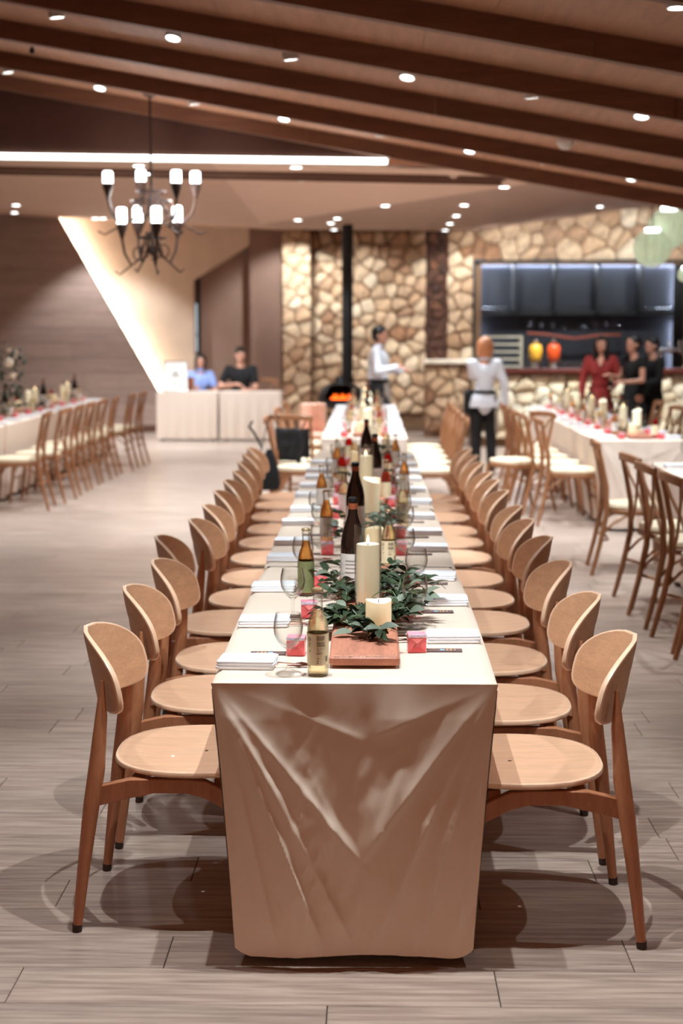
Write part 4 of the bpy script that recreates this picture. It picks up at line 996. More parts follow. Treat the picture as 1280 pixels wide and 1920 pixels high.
def ink(parent, r):
    b = MB(); rnd = random.Random(4); a0 = radians(-72)
    def bars(z, w_, h=.0012, x0=-.011):
        x = x0
        while x < x0+w_:
            l = rnd.uniform(.0015, .004); q = [(x, 0, 0), (x+l, 0, 0), (x+l, h, 0), (x, h, 0)]; b.add(wrap(q, r, a0, z), [(0,1,2,3)]); x += l+.0007
    for z in (.1055, .1030, .1005, .0980, .0955): bars(z, .021 if z > .096 else .019)
    for z in (.0900, .0875, .0850, .0825, .0800): bars(z, .021)
    for s_, sz, z in (('Alk. 4,0% vol', .0042, .0725), ('275 ml', .0042, .0675)):
        vs, fs = text_verts(s_, sz); b.add(wrap([(x-.011, y, 0) for x, y, _ in vs], r, a0, z), fs)
    bars(.0620, .013); bars(.0600, .011)
    for k in range(3): bars(.0475-.006*k, .004, .002, -.010)
    for k in range(7): x = .0135+k*.0011; b.add(wrap([(x, 0, 0), (x+.0006, 0, 0), (x+.0006, .014, 0), (x, .014, 0)], r, a0, .040), [(0,1,2,3)])
    for sz, s_, z, xx in ((.02, 'o', .094, -.044), (.016, 'f', .078, -.040), (.016, 'r', .062, -.040)):    # big logo letters turning away at the left
        vs, fs = text_verts(s_, sz); b.add(wrap([(x+xx+.016, y, 0) for x, y, _ in vs], r, a0-.35, z), fs)
    b.build('label_print', M['ink'], parent, False)
def champagne_():
    t = thing('champagne_bottle', '', 'bottle')
    prof = [(0,.012),(.02,.002),(.038,0),(.041,.006),(.041,.13),(.040,.155),(.034,.19),(.024,.22),(.0165,.245),(.0145,.27),(.0145,.283),(.0165,.285),(.0165,.294),(.0135,.296),(0,.296)]
    MB().lathe(prof, 28).build('glass_body', M['champ'], t)
    b = MB(); b.loft([[(.0418*cos(a), .0418*sin(a), z) for a in [2*pi*k/28 for k in range(28)]] for z in (.025, .115)], False); lb = b.build('label', M['label_w'], t)
    b = MB(); b.loft([[(.0421*cos(a), .0421*sin(a), z) for a in [radians(-130+k*9) for k in range(8)]] for z in (.05, .054)], False, closed=False)
    for z in (.065, .078, .09): b.loft([[(.0421*cos(a), .0421*sin(a), zz) for a in [radians(-125+k*9) for k in range(7)]] for zz in (z, z+.003)], False, closed=False)
    b.build('label_print', M['apron'], lb)
    MB().lathe([(.0152,.262),(.0158,.262),(.0158,.282),(.0152,.282)], 20).build('foil_band', M['foil'], t)
    MB().lathe([(.0168,.286),(.0172,.29),(.0165,.298),(.012,.302),(0,.303)], 20).build('cork_cap', M['black'], t)
    return t
def small_candle_():
    t = thing('pillar_candle', '', 'candle'); b = MB(); n = 26; r = .037; h = .088
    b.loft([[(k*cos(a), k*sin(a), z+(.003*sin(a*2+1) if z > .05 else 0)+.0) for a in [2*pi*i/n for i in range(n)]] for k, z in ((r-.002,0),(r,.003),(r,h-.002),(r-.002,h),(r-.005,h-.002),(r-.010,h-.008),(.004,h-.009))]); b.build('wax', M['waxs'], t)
    g = MB(); g.tube([(0,0,h-.01),(0,.001,h+.002)], .0012, 6); g.build('wick', M['wick'], t); return t
def tall_candle_():
    t = thing('pillar_candle', '', 'candle'); b = MB(); n = 26; r = .038; h = .19
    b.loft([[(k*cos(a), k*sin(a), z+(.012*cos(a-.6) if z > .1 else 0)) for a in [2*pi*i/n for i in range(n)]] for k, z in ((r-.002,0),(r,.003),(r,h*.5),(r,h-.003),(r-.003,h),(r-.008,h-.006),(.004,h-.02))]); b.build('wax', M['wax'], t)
    g = MB(); g.tube([(0,0,h-.02),(0,.001,h+.002)], .0012, 6); g.build('wick', M['wick'], t); return t
def jar_candle_():
    t = thing('hurricane_candle', '', 'candle')
    MB().lathe([(0,0),(.0405,0),(.042,.003),(.042,.252),(.0405,.254),(.0392,.252),(.0392,.006),(0,.006)], 32).build('glass_cylinder', M['thin_glass'], t)
    b = MB(); n = 28; r = .0365; h = .195
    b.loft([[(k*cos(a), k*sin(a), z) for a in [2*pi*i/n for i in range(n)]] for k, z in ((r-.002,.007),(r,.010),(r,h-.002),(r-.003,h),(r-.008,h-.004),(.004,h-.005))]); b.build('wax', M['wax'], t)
    g = MB(); g.tube([(0,0,h-.006),(0,0,h+.006)], .0014, 6); g.build('wick', M['wick'], t)
    MB().lathe([(0,0),(.0045,.006),(.0048,.012),(.002,.024),(0,.030)], 10, Matrix.Translation((0,0,h))).build('flame', M['flame'], t); return t
def board_():
    t = thing('serving_board', '', 'board')
    b = MB(); b.rbox((0, .75, .019), (.187, 1.5, .026), .006); b.build('plank', M['board'], t)
    for y in (.1, .75, 1.4): MB().box((0, y, .003), (.15, .03, .006)).build('batten', M['board'], t, False)
    b = MB(); rnd = random.Random(2)
    for k in range(34):
        x = -.088+.0052*k
        if rnd.random() < .75: b.box((x, .0035+rnd.uniform(0, .002), .0321), (rnd.uniform(.0015, .0045), rnd.uniform(.001, .003), .0003))
    b.build('white_marks', M['label'], t, False); return t
nap, fork, knife, glass, favor, card, champ, smallc, tallc, jarc, boardp = map(Pool, (napkin_, fork_, knife_, wine_glass_, favor_, card_, champagne_, small_candle_, tall_candle_, jar_candle_, board_))
BT = {k: Pool(bottle(k)) for k in ('gold', 'amber', 'green', 'red', 'pink', 'clear')}
# ---- main row, place by place
LN = [3.70, 4.24, 4.83, 5.48, 5.91, 6.53, 7.02, 7.66, 8.14, 8.62, 9.06, 9.62]
RN_ = [4.03, 4.59, 5.06, 5.75, 6.21, 6.75, 7.35, 7.93, 8.5, 8.98, 9.5, 10.1]
LB = [(-.200,3.84),(-.187,4.36),(-.170,4.905),(-.168,5.63),(-.165,6.17),(-.17,6.75),(-.16,7.3),(-.17,7.9),(-.16,8.4),(-.17,8.95),(-.16,9.5),(-.17,10.0)]
RB = [(.132,3.885),(.14,4.44),(.15,4.955),(.125,5.63),(.13,6.1),(.13,6.6),(.12,7.2),(.13,7.8),(.13,8.3),(.13,8.85),(.13,9.4),(.13,9.9)]
LG = [(-.209,3.607),(-.235,4.31),(-.235,4.99),(-.186,5.33),(-.21,6.02),(-.24,6.45),(-.22,7.15),(-.2,7.75),(-.22,8.25),(-.2,8.8),(-.22,9.3),(-.2,9.85)]
RG = [(.136,4.18),(.158,5.04-.32),(.132,5.22),(.15,5.9),(.15,6.02+.3),(.16,6.9),(.15,7.5),(.16,8.1),(.15,8.65),(.16,9.15),(.15,9.65),(.16,10.2)]
for side, NS, BS, GS, sg in (('left', LN, LB, LG, -1), ('right', RN_, RB, RG, 1)):
    for i in range(12):
        y = NS[i]; on = f'{nth(i+1, 12)} place on the {side} of the long row'
        xn = (-.322 if sg < 0 else .242) + (.006*sin(i*2.3))
        rz = radians(3*sin(i*1.7+sg)) + (0 if sg < 0 else pi)
        nap((xn, y, TT), rz, f'folded white napkin at the {on}', 'napkins along the long row')
        xf = xn - sg*.085
        fork((xf, y+.012, TT+.0005), rz+radians(-10), f'copper fork beside the napkin at the {on}', 'forks along the long row')
        knife((xf-.0, y-.018, TT+.0005), rz+radians(8), f'copper knife beside the napkin at the {on}', 'knives along the long row')
        bx_, by = BS[i]; favor((bx_, by, TT), radians(4*sin(i*3.1+sg)), f'coral pink favour box at the {on}', 'favour boxes along the long row')
        gx, gy = GS[i]; glass((gx, gy, TT), i*.7, f'empty stemmed wine glass at the {on}', 'wine glasses along the long row')
        card((bx_+sg*.078 if sg > 0 else bx_-.078, by+.005, TT), radians(2*sin(i*2)) + (pi if sg > 0 else 0)*0 + (0 if sg > 0 else pi), f'dark printed menu card at the {on}', 'menu cards along the long row')
# ---- drinks on the main row
for kind, x, y, lb in [('gold', -.132, 3.600, 'clear bottle of pale golden beer with cream label at the near end of the table'), ('green', -.213, 4.73, 'amber beer bottle with an olive green label, second bottle on the left'),
    ('gold', .072, 5.25, 'golden beer bottle right behind the candles of the nearest board'), ('amber', -.18, 5.92, 'amber beer bottle, third on the left side of the long row'), ('gold', .152, 6.42, 'golden beer bottle at the right of the second board'),
    ('clear', -.12, 6.78, 'pale golden beer bottle, fourth on the left side of the long row'), ('amber', -.238, 7.05, 'amber beer bottle, fifth on the left side of the long row'), ('pink', .085, 7.35, 'pink drink bottle on the right of the third board'),
    ('red', -.16, 8.2, 'bottle of red drink, left of the third board'), ('red', .11, 8.45, 'bottle of red drink, right of the third board'), ('amber', -.2, 8.7, 'amber bottle left of the far board'), ('amber', .19, 7.75, 'amber bottle on the right, level with the third champagne bottle'),
    ('gold', -.1, 9.3, 'golden bottle left of the far board'), ('red', -.14, 9.75, 'bottle of red drink, left of the far board'), ('amber', .17, 9.3, 'amber bottle at the right of the far board'), ('gold', .12, 10.3, 'golden bottle at the far right end of the long row')]:
    BT[kind]((x, y, TT), 0, lb, 'small bottles on the long row')
for i, y0 in enumerate((3.672, 5.46, 7.26, 9.05)):
    boardp((-.012, y0, TT), radians((0, .6, -.5, .3)[i]), f'{nth(i+1, 4)} long reddish wooden serving board down the middle of the long row', 'serving boards on the long row')
ZB = TT + .0325
for i, (x, y) in enumerate([(-.055, 4.72), (-.06, 6.04), (.03, 7.75), (-.02, 9.08)]):
    champ((x, y, ZB), 0, f'{nth(i+1, 4)} dark champagne bottle with pale label on the boards of the long row', 'champagne bottles on the long row')
for i, (x, y) in enumerate([(.027, 4.01), (.02, 5.53), (.03, 7.45), (-.08, 9.17)]):
    smallc((x, y, ZB), i*.8, f'{nth(i+1, 4)} short ivory candle on the boards of the long row', 'short candles on the long row')
for i, (x, y) in enumerate([(.008, 6.39), (.02, 10.1)]):
    tallc((x, y, ZB), radians(120+40*i), ['tall ivory pillar candle on the second serving board', 'tall ivory pillar candle on the farthest serving board'][i], 'tall candles on the long row')
for i, (x, y) in enumerate([(-.004, 4.38), (-.02, 7.60)]):
    jarc((x, y, ZB), 0, ['tall candle burning in a glass cylinder on the nearest serving board', 'tall candle burning in a glass cylinder on the third serving board'][i], 'glass cylinder candles')
# ---- eucalyptus garlands
def leaf_mesh(kind, l, w_):
    b = MB(); rows = 6; vs = []; fs = []
    for k in range(rows+1):
        t_ = k/rows; ww = w_*(sin(pi*min(1, t_*1.0)**(.75))**.8 if 0 < t_ < 1 else .04); zz = .12*l*sin(pi*t_) - .10*l*t_*t_
        for s_ in (-1, 0, 1): vs.append((s_*ww/2, l*t_, zz - (0 if s_ else .06*w_) ))
    n = len(vs)
    for k in range(rows):
        for c in range(2): a = k*3+c; fs.append((a, a+1, a+4, a+3))
    b.add(vs, fs); return b.mesh('leaf', M['eucalyptus_leaf' if kind < 3 else 'eucalyptus_leaf_grey'])
LM = [leaf_mesh(0, .060, .024), leaf_mesh(1, .048, .022), leaf_mesh(2, .066, .021), leaf_mesh(3, .050, .027), leaf_mesh(4, .040, .025)]
def garland(label, y0, clusters, joined, seed, avoid=(), group='eucalyptus garlands'):
    clusters = [(a, b, r*.82, n, h*.9) for a, b, r, n, h in clusters]
    rnd = random.Random(seed); t = thing('eucalyptus_garland', label, 'foliage', (0, y0, ZB), 0, group); J = MB(); cnt = 0
    for (cx_, cy, R_, n, hz) in clusters:
        for s_ in range(max(2, n//7)):
            a = rnd.uniform(0, 2*pi); ln = R_*rnd.uniform(.6, 1.1)
            st = Vector((cx_+rnd.uniform(-.2, .2)*R_, cy+rnd.uniform(-.3, .3)*R_, .008)); dr = Vector((cos(a), sin(a)*.9, rnd.uniform(.0, .55)*hz))
            pts = [st + dr*(ln*k/4) + Vector((0, 0, .02*hz*sin(pi*k/4))) for k in range(5)]
            if any((Vector((p.x, p.y))-Vector((ax, ay-y0))).length < ar for p in pts for ax, ay, ar in avoid): 
                pts = [Vector((p.x, p.y, p.z)) for p in pts[:3]]
            g = MB(); g.tube(pts, [.0016, .0015, .0013, .001, .0007][:len(pts)], 5); g.build('stem', M['eucalyptus_stem'], t)
            for k in range(7):
                u = k/6*(len(pts)-1); i0 = min(int(u), len(pts)-2); p = pts[i0].lerp(pts[i0+1], u-i0)
                az = math.atan2(dr.y, dr.x)-pi/2 + (1 if k % 2 else -1)*rnd.uniform(.4, 1.25) if k < 6 else math.atan2(dr.y, dr.x)-pi/2
                Rm = Matrix.Rotation(az, 4, 'Z') @ Matrix.Rotation(rnd.uniform(-.25, .5), 4, 'X') @ Matrix.Rotation(rnd.uniform(-.8, .8), 4, 'Y')
                tip = p + (Rm @ Vector((0, .055, 0)))
                if any((Vector((q.x, q.y))-Vector((ax, ay-y0))).length < ar for q in (p, tip, (p+tip)/2) for ax, ay, ar in avoid): continue
                zmin = -.0 if abs(tip.x+.012) < .095 else -.028
                if tip.z < zmin+.004: Rm = Matrix.Rotation(az, 4, 'Z') @ Matrix.Rotation(.08, 4, 'X') @ Matrix.Rotation(rnd.uniform(-.3, .3), 4, 'Y')
                p = Vector((p.x, p.y, max(p.z, zmin+.004)))
                me = LM[rnd.choice((0, 0, 1, 2, 2, 3, 3, 4))]; sc = rnd.uniform(.9, 1.2)
                if joined:
                    J.add([tuple(v.co*sc) for v in me.vertices], [tuple(q.vertices) for q in me.polygons], Matrix.Translation(p) @ Rm)
                else:
                    o = bpy.data.objects.new('leaf', me); C.objects.link(o); o.parent = t; o.matrix_local = Matrix.Translation(p) @ Rm @ Matrix.Scale(sc, 4); cnt += 1
    if joined: o = J.build('leaf_mass', M['eucalyptus_leaf'], t); o['kind'] = 'stuff'
    return t
av = [(.027, 4.01, .044), (-.004, 4.38, .05), (-.055, 4.72, .048)]
garland('dark green eucalyptus garland around the candles of the nearest board', 3.70,
    [(.02, .22, .075, 49, .9), (-.07, .36, .09, 63, 1.0), (-.04, .47, .09, 42, .9), (.09, .46, .10, 63, 1.2), (.10, .60, .11, 63, 1.4), (-.08, .72, .10, 42, 1), (.11, .80, .11, 63, 1.5), (-.10, .98, .10, 42, 1.2), (.08, 1.05, .11, 49, 1.5), (-.02, 1.2, .09, 21, 1)], False, 5, av)
garland('eucalyptus garland around the tall candle on the second board', 5.5, [(-.07, .35, .1, 42, 1), (.08, .5, .1, 42, 1.2), (.06, .85, .11, 42, 1.2), (-.08, .8, .1, 28, 1), (.03, 1.2, .1, 28, 1), (-.09, .15, .08, 28, 1.2)], False, 6, [(.02, 5.53, .044), (-.06, 6.04, .048), (.008, 6.39, .046)])
garland('eucalyptus garland around the glass cylinder candle on the third board', 7.3, [(-.07, .3, .1, 28, 1), (.08, .5, .1, 28, 1.2), (.06, .9, .1, 28, 1.2), (-.08, .8, .1, 28, 1)], True, 7, [(.03, 7.45, .044), (.03, 7.75, .048), (-.02, 7.60, .05)])
garland('eucalyptus garland on the farthest board of the long row', 9.1, [(-.07, .3, .1, 28, 1), (.08, .5, .1, 28, 1.2), (.06, .9, .1, 28, 1.2), (-.08, .8, .1, 28, 1)], True, 8, [(-.02, 9.08, .048), (-.08, 9.17, .044), (.02, 10.1, .046)])
# ---- the other rows: plainer, farther
def dress_row(name, xc, y0, n_seats, pitch, sides, seed, ymin=0):
    rnd = random.Random(seed); cnt = {s_: 0 for s_ in sides}
    for k in range(n_seats):
        y = y0 + .3 + pitch*k
        if y < ymin: continue
        for s_ in sides:
            cnt[s_] += 1; sg = -1 if s_ == 'left' else 1; i = cnt[s_]
            on = f'{ORD[i]} place from the near end, {s_} of the {name}'
            nap((xc+sg*.28, y, TT), (0 if sg < 0 else pi)+radians(rnd.uniform(-4, 4)), f'white napkin, {on}', f'napkins on the {name}')
            glass((xc+sg*.17+rnd.uniform(-.02, .02), y+.1, TT), 0, f'wine glass, {on}', f'wine glasses on the {name}')
            favor((xc+sg*.16+rnd.uniform(-.02, .02), y-.1, TT), radians(rnd.uniform(-20, 20)), f'pink favour box, {on}', f'favour boxes on the {name}')
def centre_row(name, xc, y0, n, seed, kinds, ymin=0):
    rnd = random.Random(seed)
    for k in range(n):
        y = y0+1.8*k
        if y+1.6 < ymin: continue
        pos = nth(k+1, n)
        boardp((xc, y+.15, TT), 0, f'{pos} wooden board down the middle of the {name}', f'serving boards on the {name}')
        tallc((xc+.03, y+.55, ZB), k, f'tall ivory candle on the {pos} board of the {name}', f'tall candles on the {name}')
        smallc((xc-.04, y+.35, ZB), k, f'short ivory candle on the {pos} board of the {name}', f'short candles on the {name}')
        jarc((xc-.01, y+1.0, ZB), 0, f'glass cylinder candle on the {pos} board of the {name}', f'glass cylinder candles on the {name}')
        champ((xc+.02, y+1.3, ZB), 0, f'dark champagne bottle on the {pos} board of the {name}', f'champagne bottles on the {name}')
        g = garland(f'eucalyptus garland on the {pos} board of the {name}', y+.2, [(-.06, .25, .1, 21, 1), (.07, .5, .1, 21, 1.1), (.0, .95, .1, 21, 1.2)], True, seed+k, [(xc+.03, y+.55, .046), (xc-.04, y+.35, .044), (xc-.01, y+1.0, .05), (xc+.02, y+1.3, .048)], f'eucalyptus garlands on the {name}')
        g.location.x = xc
        for q in range(4):
            kd = kinds[(k*4+q) % len(kinds)]; s_ = 'left' if q % 2 else 'right'
            nm = {'gold': 'golden', 'red': 'red', 'amber': 'amber', 'pink': 'pink', 'clear': 'pale golden', 'green': 'green-labelled amber'}[kd]
            BT[kd]((xc+(-.14 if q % 2 else .13), y+.25+.4*q, TT), 0, f'{nm} bottle {"before" if q < 2 else "behind"} the middle, {s_} of the {pos} board of the {name}', f'small bottles on the {name}')
dress_row(FARC, -.045, 11.95, 9, .6, ('left', 'right'), 51); centre_row(FARC, -.045, 11.95, 3, 52, ['gold', 'clear', 'red', 'gold', 'amber', 'pink'])
dress_row(RF, 2.27, 11.75, 9, .6, ('left', 'right'), 53); centre_row(RF, 2.27, 11.75, 3, 54, ['red', 'amber', 'gold', 'clear', 'red', 'amber'])
dress_row(LF, -3.90, 12.9, 10, .6, ('right',), 55); centre_row(LF, -3.90, 12.0, 4, 56, ['gold', 'red', 'clear', 'pink'])
dress_row(RN, 2.30, 7.9, 3, .6, ('left',), 57)
# ---- flowers on the left-hand row
t = thing('flower_arrangement', 'tall arrangement of cream flowers and greenery at the left edge', 'flowers', (-3.98, 14.6, TT))
MB().lathe([(0,0),(.09,0),(.1,.02),(.03,.08),(.025,.22),(.07,.26),(.08,.34),(.07,.34),(.055,.27),(0,.25)], 18).build('vase', M['clear_glass'], t)
rnd = random.Random(12); J = MB()
fl = bpy.data.meshes.new('x')
def bloom(r):
    b = MB()
    for ring_, (n, tilt, k) in enumerate(((6, .35, 1), (6, .8, .8), (5, 1.2, .55))):
        for i in range(n):
            a = 2*pi*i/n+ring_*.5; R1 = Matrix.Rotation(a, 4, 'Z') @ Matrix.Rotation(tilt, 4, 'X')
            b.add([(0,0,0),(-.35*r*k,.45*r*k,.05*r),(-.25*r*k,.9*r*k,.12*r),(.25*r*k,.9*r*k,.12*r),(.35*r*k,.45*r*k,.05*r),(0,.5*r*k,-.05*r)], [(0,5,1),(1,5,2),(2,5,3),(3,5,4),(4,5,0)], R1)
    return b.mesh('bloom', M['cream_petal'])
BM = [bloom(.055), bloom(.07), bloom(.04)]
for k in range(46):
    a = rnd.uniform(0, 2*pi); rr = .34*sqrt(rnd.random()); z = .32+rnd.uniform(-.12, .62)*(1-.4*rr/.34)
    p = Vector((rr*cos(a)+.05, rr*sin(a)*.8, z)); o = bpy.data.objects.new('bloom', rnd.choice(BM)); C.objects.link(o); o.parent = t; o.location = p
    o.rotation_euler = (rnd.uniform(.2, 1.4), 0, a-pi/2)
    if k % 3 == 0: g = MB(); g.tube([(0, 0, .25), tuple(p*.6+Vector((0,0,.1))), tuple(p)], .003, 5); g.build('stem', M['eucalyptus_stem'], t)
for k in range(260):
    a = rnd.uniform(0, 2*pi); rr = .40*sqrt(rnd.random()); z = .25+rnd.uniform(-.2, .7)*(1-.4*rr/.4); me = LM[k % 5]
    J.add([tuple(v.co*1.5) for v in me.vertices], [tuple(q.vertices) for q in me.polygons], Matrix.Translation((rr*cos(a)+.05, rr*sin(a)*.8, z)) @ Matrix.Rotation(a, 4, 'Z') @ Matrix.Rotation(rnd.uniform(-1, 1.2), 4, 'X'))
o = J.build('greenery', M['eucalyptus_leaf'], t); o['kind'] = 'stuff'
# ---- bag and jacket on chairs
bx0 = Vector((-.60-.285, 12.30, 0))
t = thing('shoulder_bag', 'black shoulder bag hanging by its long straps from a chair back', 'bag', (P(505, 880, 12.05).x, 12.05, 0))
zb0, zb1 = P(505, 919, 12.05).z, P(505, 842, 12.05).z
b = MB(); b.loft([[(-.085*k-.0, -.03*q, z), (.085*k, -.03*q, z), (.09*k, .03*q, z), (-.08*k, .03*q, z)] for z, k, q in ((zb0, .85, 1), (zb0+.05, 1.05, 1.4), (zb0+.16, .9, 1.3), (zb1-.08, .6, 1.0), (zb1, .25, .5))]); b.build('bag_body', M['blk'], t, bevel=.01)
pt_ = P(512, 783, 12.3)-Vector((t.location.x, t.location.y, 0))
g = MB(); g.tube([(-.07, 0, zb1-.01), (-.03, .08, (zb1+pt_.z)/2+.05), (pt_.x-.02, .2, pt_.z+.02), (pt_.x+.05, .24, pt_.z+.015), (.05, .1, (zb1+pt_.z)/2), (.07, 0, zb1-.01)], .011, 6, .4); g.build('strap', M['blk'], t)
g = MB(); g.tube([(-.06, .02, zb1), (-.13, .0, zb1+.14), (-.17, 0, zb1+.19), (-.14, .0, zb1+.24)], [.008, .012, .012, .009], 6); g.build('strap', M['blk'], t)
t = thing('jacket', 'black jacket folded over a chair back left of the second central row', 'jacket', (-.69, 12.735, 0), radians(-18))
j0, j1 = .50, .78; wj = .155
b = MB(); b.grid(16, 10, lambda u, v: ((u*2-1)*wj*(1-.12*v*(u < .5)), -.035+.012*sin(u*14+v*3)+.01*noise.noise((u*5, v*5, 1)), j1+(j0-j1)*v*(1-.18*(u > .7)*v)))
b.grid(16, 10, lambda u, v: ((u*2-1)*wj, .03+.012*sin(u*11+v*2), j1+(j0-j1)*v*.9), True)
b.grid(16, 3, lambda u, v: ((u*2-1)*wj, -.035+.065*v, j1+.012*sin(pi*v)+.004*sin(u*14)), True)
b.build('panel', M['blk'], t).modifiers.new('s', 'SOLIDIFY').thickness = .008
g = MB(); g.tube([(wj*.6, -.05, j1-.01), (wj*.75, -.07, (j0+j1)/2), (wj*.5, -.065, j0-.02)], [.03, .028, .022], 8); g.build('sleeve', M['blk'], t)
# ================================================================ PEOPLE
def body_mesh(name, mb, m, parent, voxel=.011, smooth=5):
    me = mb.mesh(name, m); o = bpy.data.objects.new(name, me); C.objects.link(o); o.parent = parent
    r = o.modifiers.new('remesh', 'REMESH'); r.mode = 'VOXEL'; r.voxel_size = voxel; r.use_smooth_shade = True
    s_ = o.modifiers.new('smooth', 'SMOOTH'); s_.factor = .5; s_.iterations = smooth
    return o
def person(label, loc, rz, H, sex, hair, top, bottom, arms, legs=None, seated=False, extras=(), head_turn=0, head_tilt=0, sleeve='long'):
    """local -Y is the way the person faces; arms = [(elbow), (wrist)] x 2 as absolute local points at H = 1.7"""
    k = H/1.7; t = thing('person', label, 'person', loc, rz); V_ = lambda *p: Vector(p)
    hipz = .90 if not seated else .53; dz = hipz-.90
    sw = .19 if sex == 'm' else .165; hw_ = .10
    neck = V_(0, .01, 1.45+dz); head = V_(0, -.015, 1.585+dz)
    sh = [V_(s_*sw, .01, 1.385+dz) for s_ in (-1, 1)]
    B = MB()
    B.caps(V_(0,0,hipz+.0), .125 if sex == 'm' else .13, V_(0,.01,hipz+.18), .115 if sex == 'm' else .095)
    B.caps(V_(0,.01,hipz+.18), .115 if sex == 'm' else .095, V_(0,.0,1.27+dz), .13 if sex == 'm' else .115)
    for s_ in (-1, 1):
        B.caps(V_(s_*.07, .0, 1.27+dz), .10 if sex == 'm' else .092, sh[(s_+1)//2]-V_(s_*.02, 0, .01), .058 if sex == 'm' else .05)
    B.caps(V_(0,.015,1.36+dz), .065, V_(0,-.0,1.50+dz), .05 if sex == 'm' else .043)
    T_ = MB()           # torso clothing shares the same skeleton, slightly larger
    e = .014
    T_.caps(V_(0,0,hipz-.02), (.125 if sex == 'm' else .13)+e, V_(0,.01,hipz+.18), (.115 if sex == 'm' else .095)+e+.006)
    T_.caps(V_(0,.01,hipz+.18), (.115 if sex == 'm' else .095)+e+.006, V_(0,0,1.27+dz), (.13 if sex == 'm' else .115)+e)
    for s_ in (-1, 1): T_.caps(V_(s_*.07, 0, 1.27+dz), .10+e, sh[(s_+1)//2]-V_(s_*.02, 0, .01), .058+e)
    if sex == 'f':
        for s_ in (-1, 1): T_.ball((s_*.06, -.075, 1.22+dz), (.06, .055, .06)); B.ball((s_*.06, -.07, 1.22+dz), (.055, .05, .055))
    hands = []
    for s_, (el, wr, hd) in zip((-1, 1), arms):
        S_ = sh[(s_+1)//2]; el, wr, hd = Vector(el)+V_(0,0,dz), Vector(wr)+V_(0,0,dz), Vector(hd)
        B.caps(S_, .047, el, .036); B.caps(el, .036, wr, .025)
        hd = hd.normalized(); palm = wr+hd*.05
        B.caps(wr, .024, palm, .03)
        sd = hd.cross(V_(0,0,1) if abs(hd.z) < .8 else V_(0,-1,0)).normalized(); up = sd.cross(hd).normalized()
        for q, (off, ln) in enumerate(((-.026,.062),(-.009,.072),(.009,.068),(.026,.055))):
            a = palm+hd*.02+sd*off; m1 = a+hd*ln*.55-up*.006; B.caps(a, .0095, m1, .009, 8); B.caps(m1, .009, m1+hd*ln*.4-up*.02, .0075, 8)
        th = wr+hd*.02+sd*(-.028*s_); B.caps(th, .011, th+hd*.04+sd*(-.022*s_), .009, 8)
        if sleeve == 'long': T_.caps(S_, .047+e, el, .036+e+.004); T_.caps(el, .036+e+.004, wr-(wr-el).normalized()*.01, .030+e)
        elif sleeve == 'short': T_.caps(S_, .047+e, S_.lerp(el, .62), .045+e)
        elif sleeve == 'cap': T_.caps(S_, .047+e, S_.lerp(el, .25), .045+e)
    if legs is None:
        legs = [((s_*.095, -.01, .48), (s_*.10, .03, .09)) for s_ in (-1, 1)] if not seated else [((s_*.10, -.40, .49), (s_*.10, -.38, .09)) for s_ in (-1, 1)]
    Lg = MB(); shoes = []
    for s_, (kn, an) in zip((-1, 1), legs):
        hp = V_(s_*.085, 0, hipz-.02); kn, an = Vector(kn), Vector(an)
        B.caps(hp, .088, kn, .056); B.caps(kn, .056, kn.lerp(an, .3), .056); B.caps(kn.lerp(an, .3), .056, an, .034)
        Lg.caps(hp, .088+e, kn, .058+e); Lg.caps(kn, .058+e, an+V_(0,0,.02), .045+e)
        shoes.append(an)
    Lg.caps(V_(-.06,0,hipz), .118+e, V_(.06,0,hipz), .118+e)
    # head
    Hm = Matrix.Translation(head) @ Matrix.Rotation(head_turn, 4, 'Z') @ Matrix.Rotation(head_tilt, 4, 'X')
    B.ball((0, 0, .02), (.075, .092, .10), 18, Hm); B.ball((0, -.03, -.05), (.052, .06, .06), 14, Hm)
    B.caps(V_(0,-.085,.0), .010, V_(0,-.10,-.03), .014, 8) if False else None
    B.lathe([(0,-.012),(.013,-.008),(.012,.004),(.005,.03),(0,.04)], 8, Hm @ Matrix.Translation((0,-.093,-.02)))
    for s_ in (-1, 1): B.ball((s_*.077, .005, -.0), (.010, .018, .028), 10, Hm)
    sc = Matrix.Scale(k, 4)
    for q in (B, T_, Lg): q.v = [tuple(Vector(v)*k) for v in q.v]
    bd = body_mesh('body', B, M['skin'], t, .0085, 3)
    for s_ in (-1, 1):
        MB().ball((0,0,0), (.011,.005,.007), 8, sc @ Hm @ Matrix.Translation((s_*.028, -.088, .018))).build('eye', M['eye_dark'], t)
        b = MB(); b.box((0,0,0), (.028, .006, .005), 0, sc @ Hm @ Matrix.Translation((s_*.029, -.089, .040))); b.build('eyebrow', M[hair[1]], t)
    MB().ball((0,0,0), (.019,.006,.006), 8, sc @ Hm @ Matrix.Translation((0, -.086, -.052))).build('mouth', M['lips'], t)
    # hair
    Hr = MB(); Hr.ball((0, .018, .045), (.088, .098, .092), 16, Hm)
    if hair[0] == 'short': Hr.ball((0, .035, .0), (.082, .075, .085), 14, Hm); Hr.ball((0, -.05, .095), (.06, .045, .03), 10, Hm)
    if hair[0] == 'bob':
        Hr.ball((0, .03, .0), (.108, .10, .125), 16, Hm); Hr.ball((0, .04, -.08), (.10, .08, .06), 14, Hm)
        for s_ in (-1, 1): Hr.ball((s_*.078, .0, -.03), (.022, .055, .095), 10, Hm)
    if hair[0] == 'long':
        Hr.ball((0, .04, -.08), (.098, .07, .17), 16, Hm)
        for s_ in (-1, 1): Hr.ball((s_*.082, -.012, -.12), (.028, .05, .18), 10, Hm)
        Hr.ball((0, -.06, .085), (.06, .04, .03), 10, Hm)
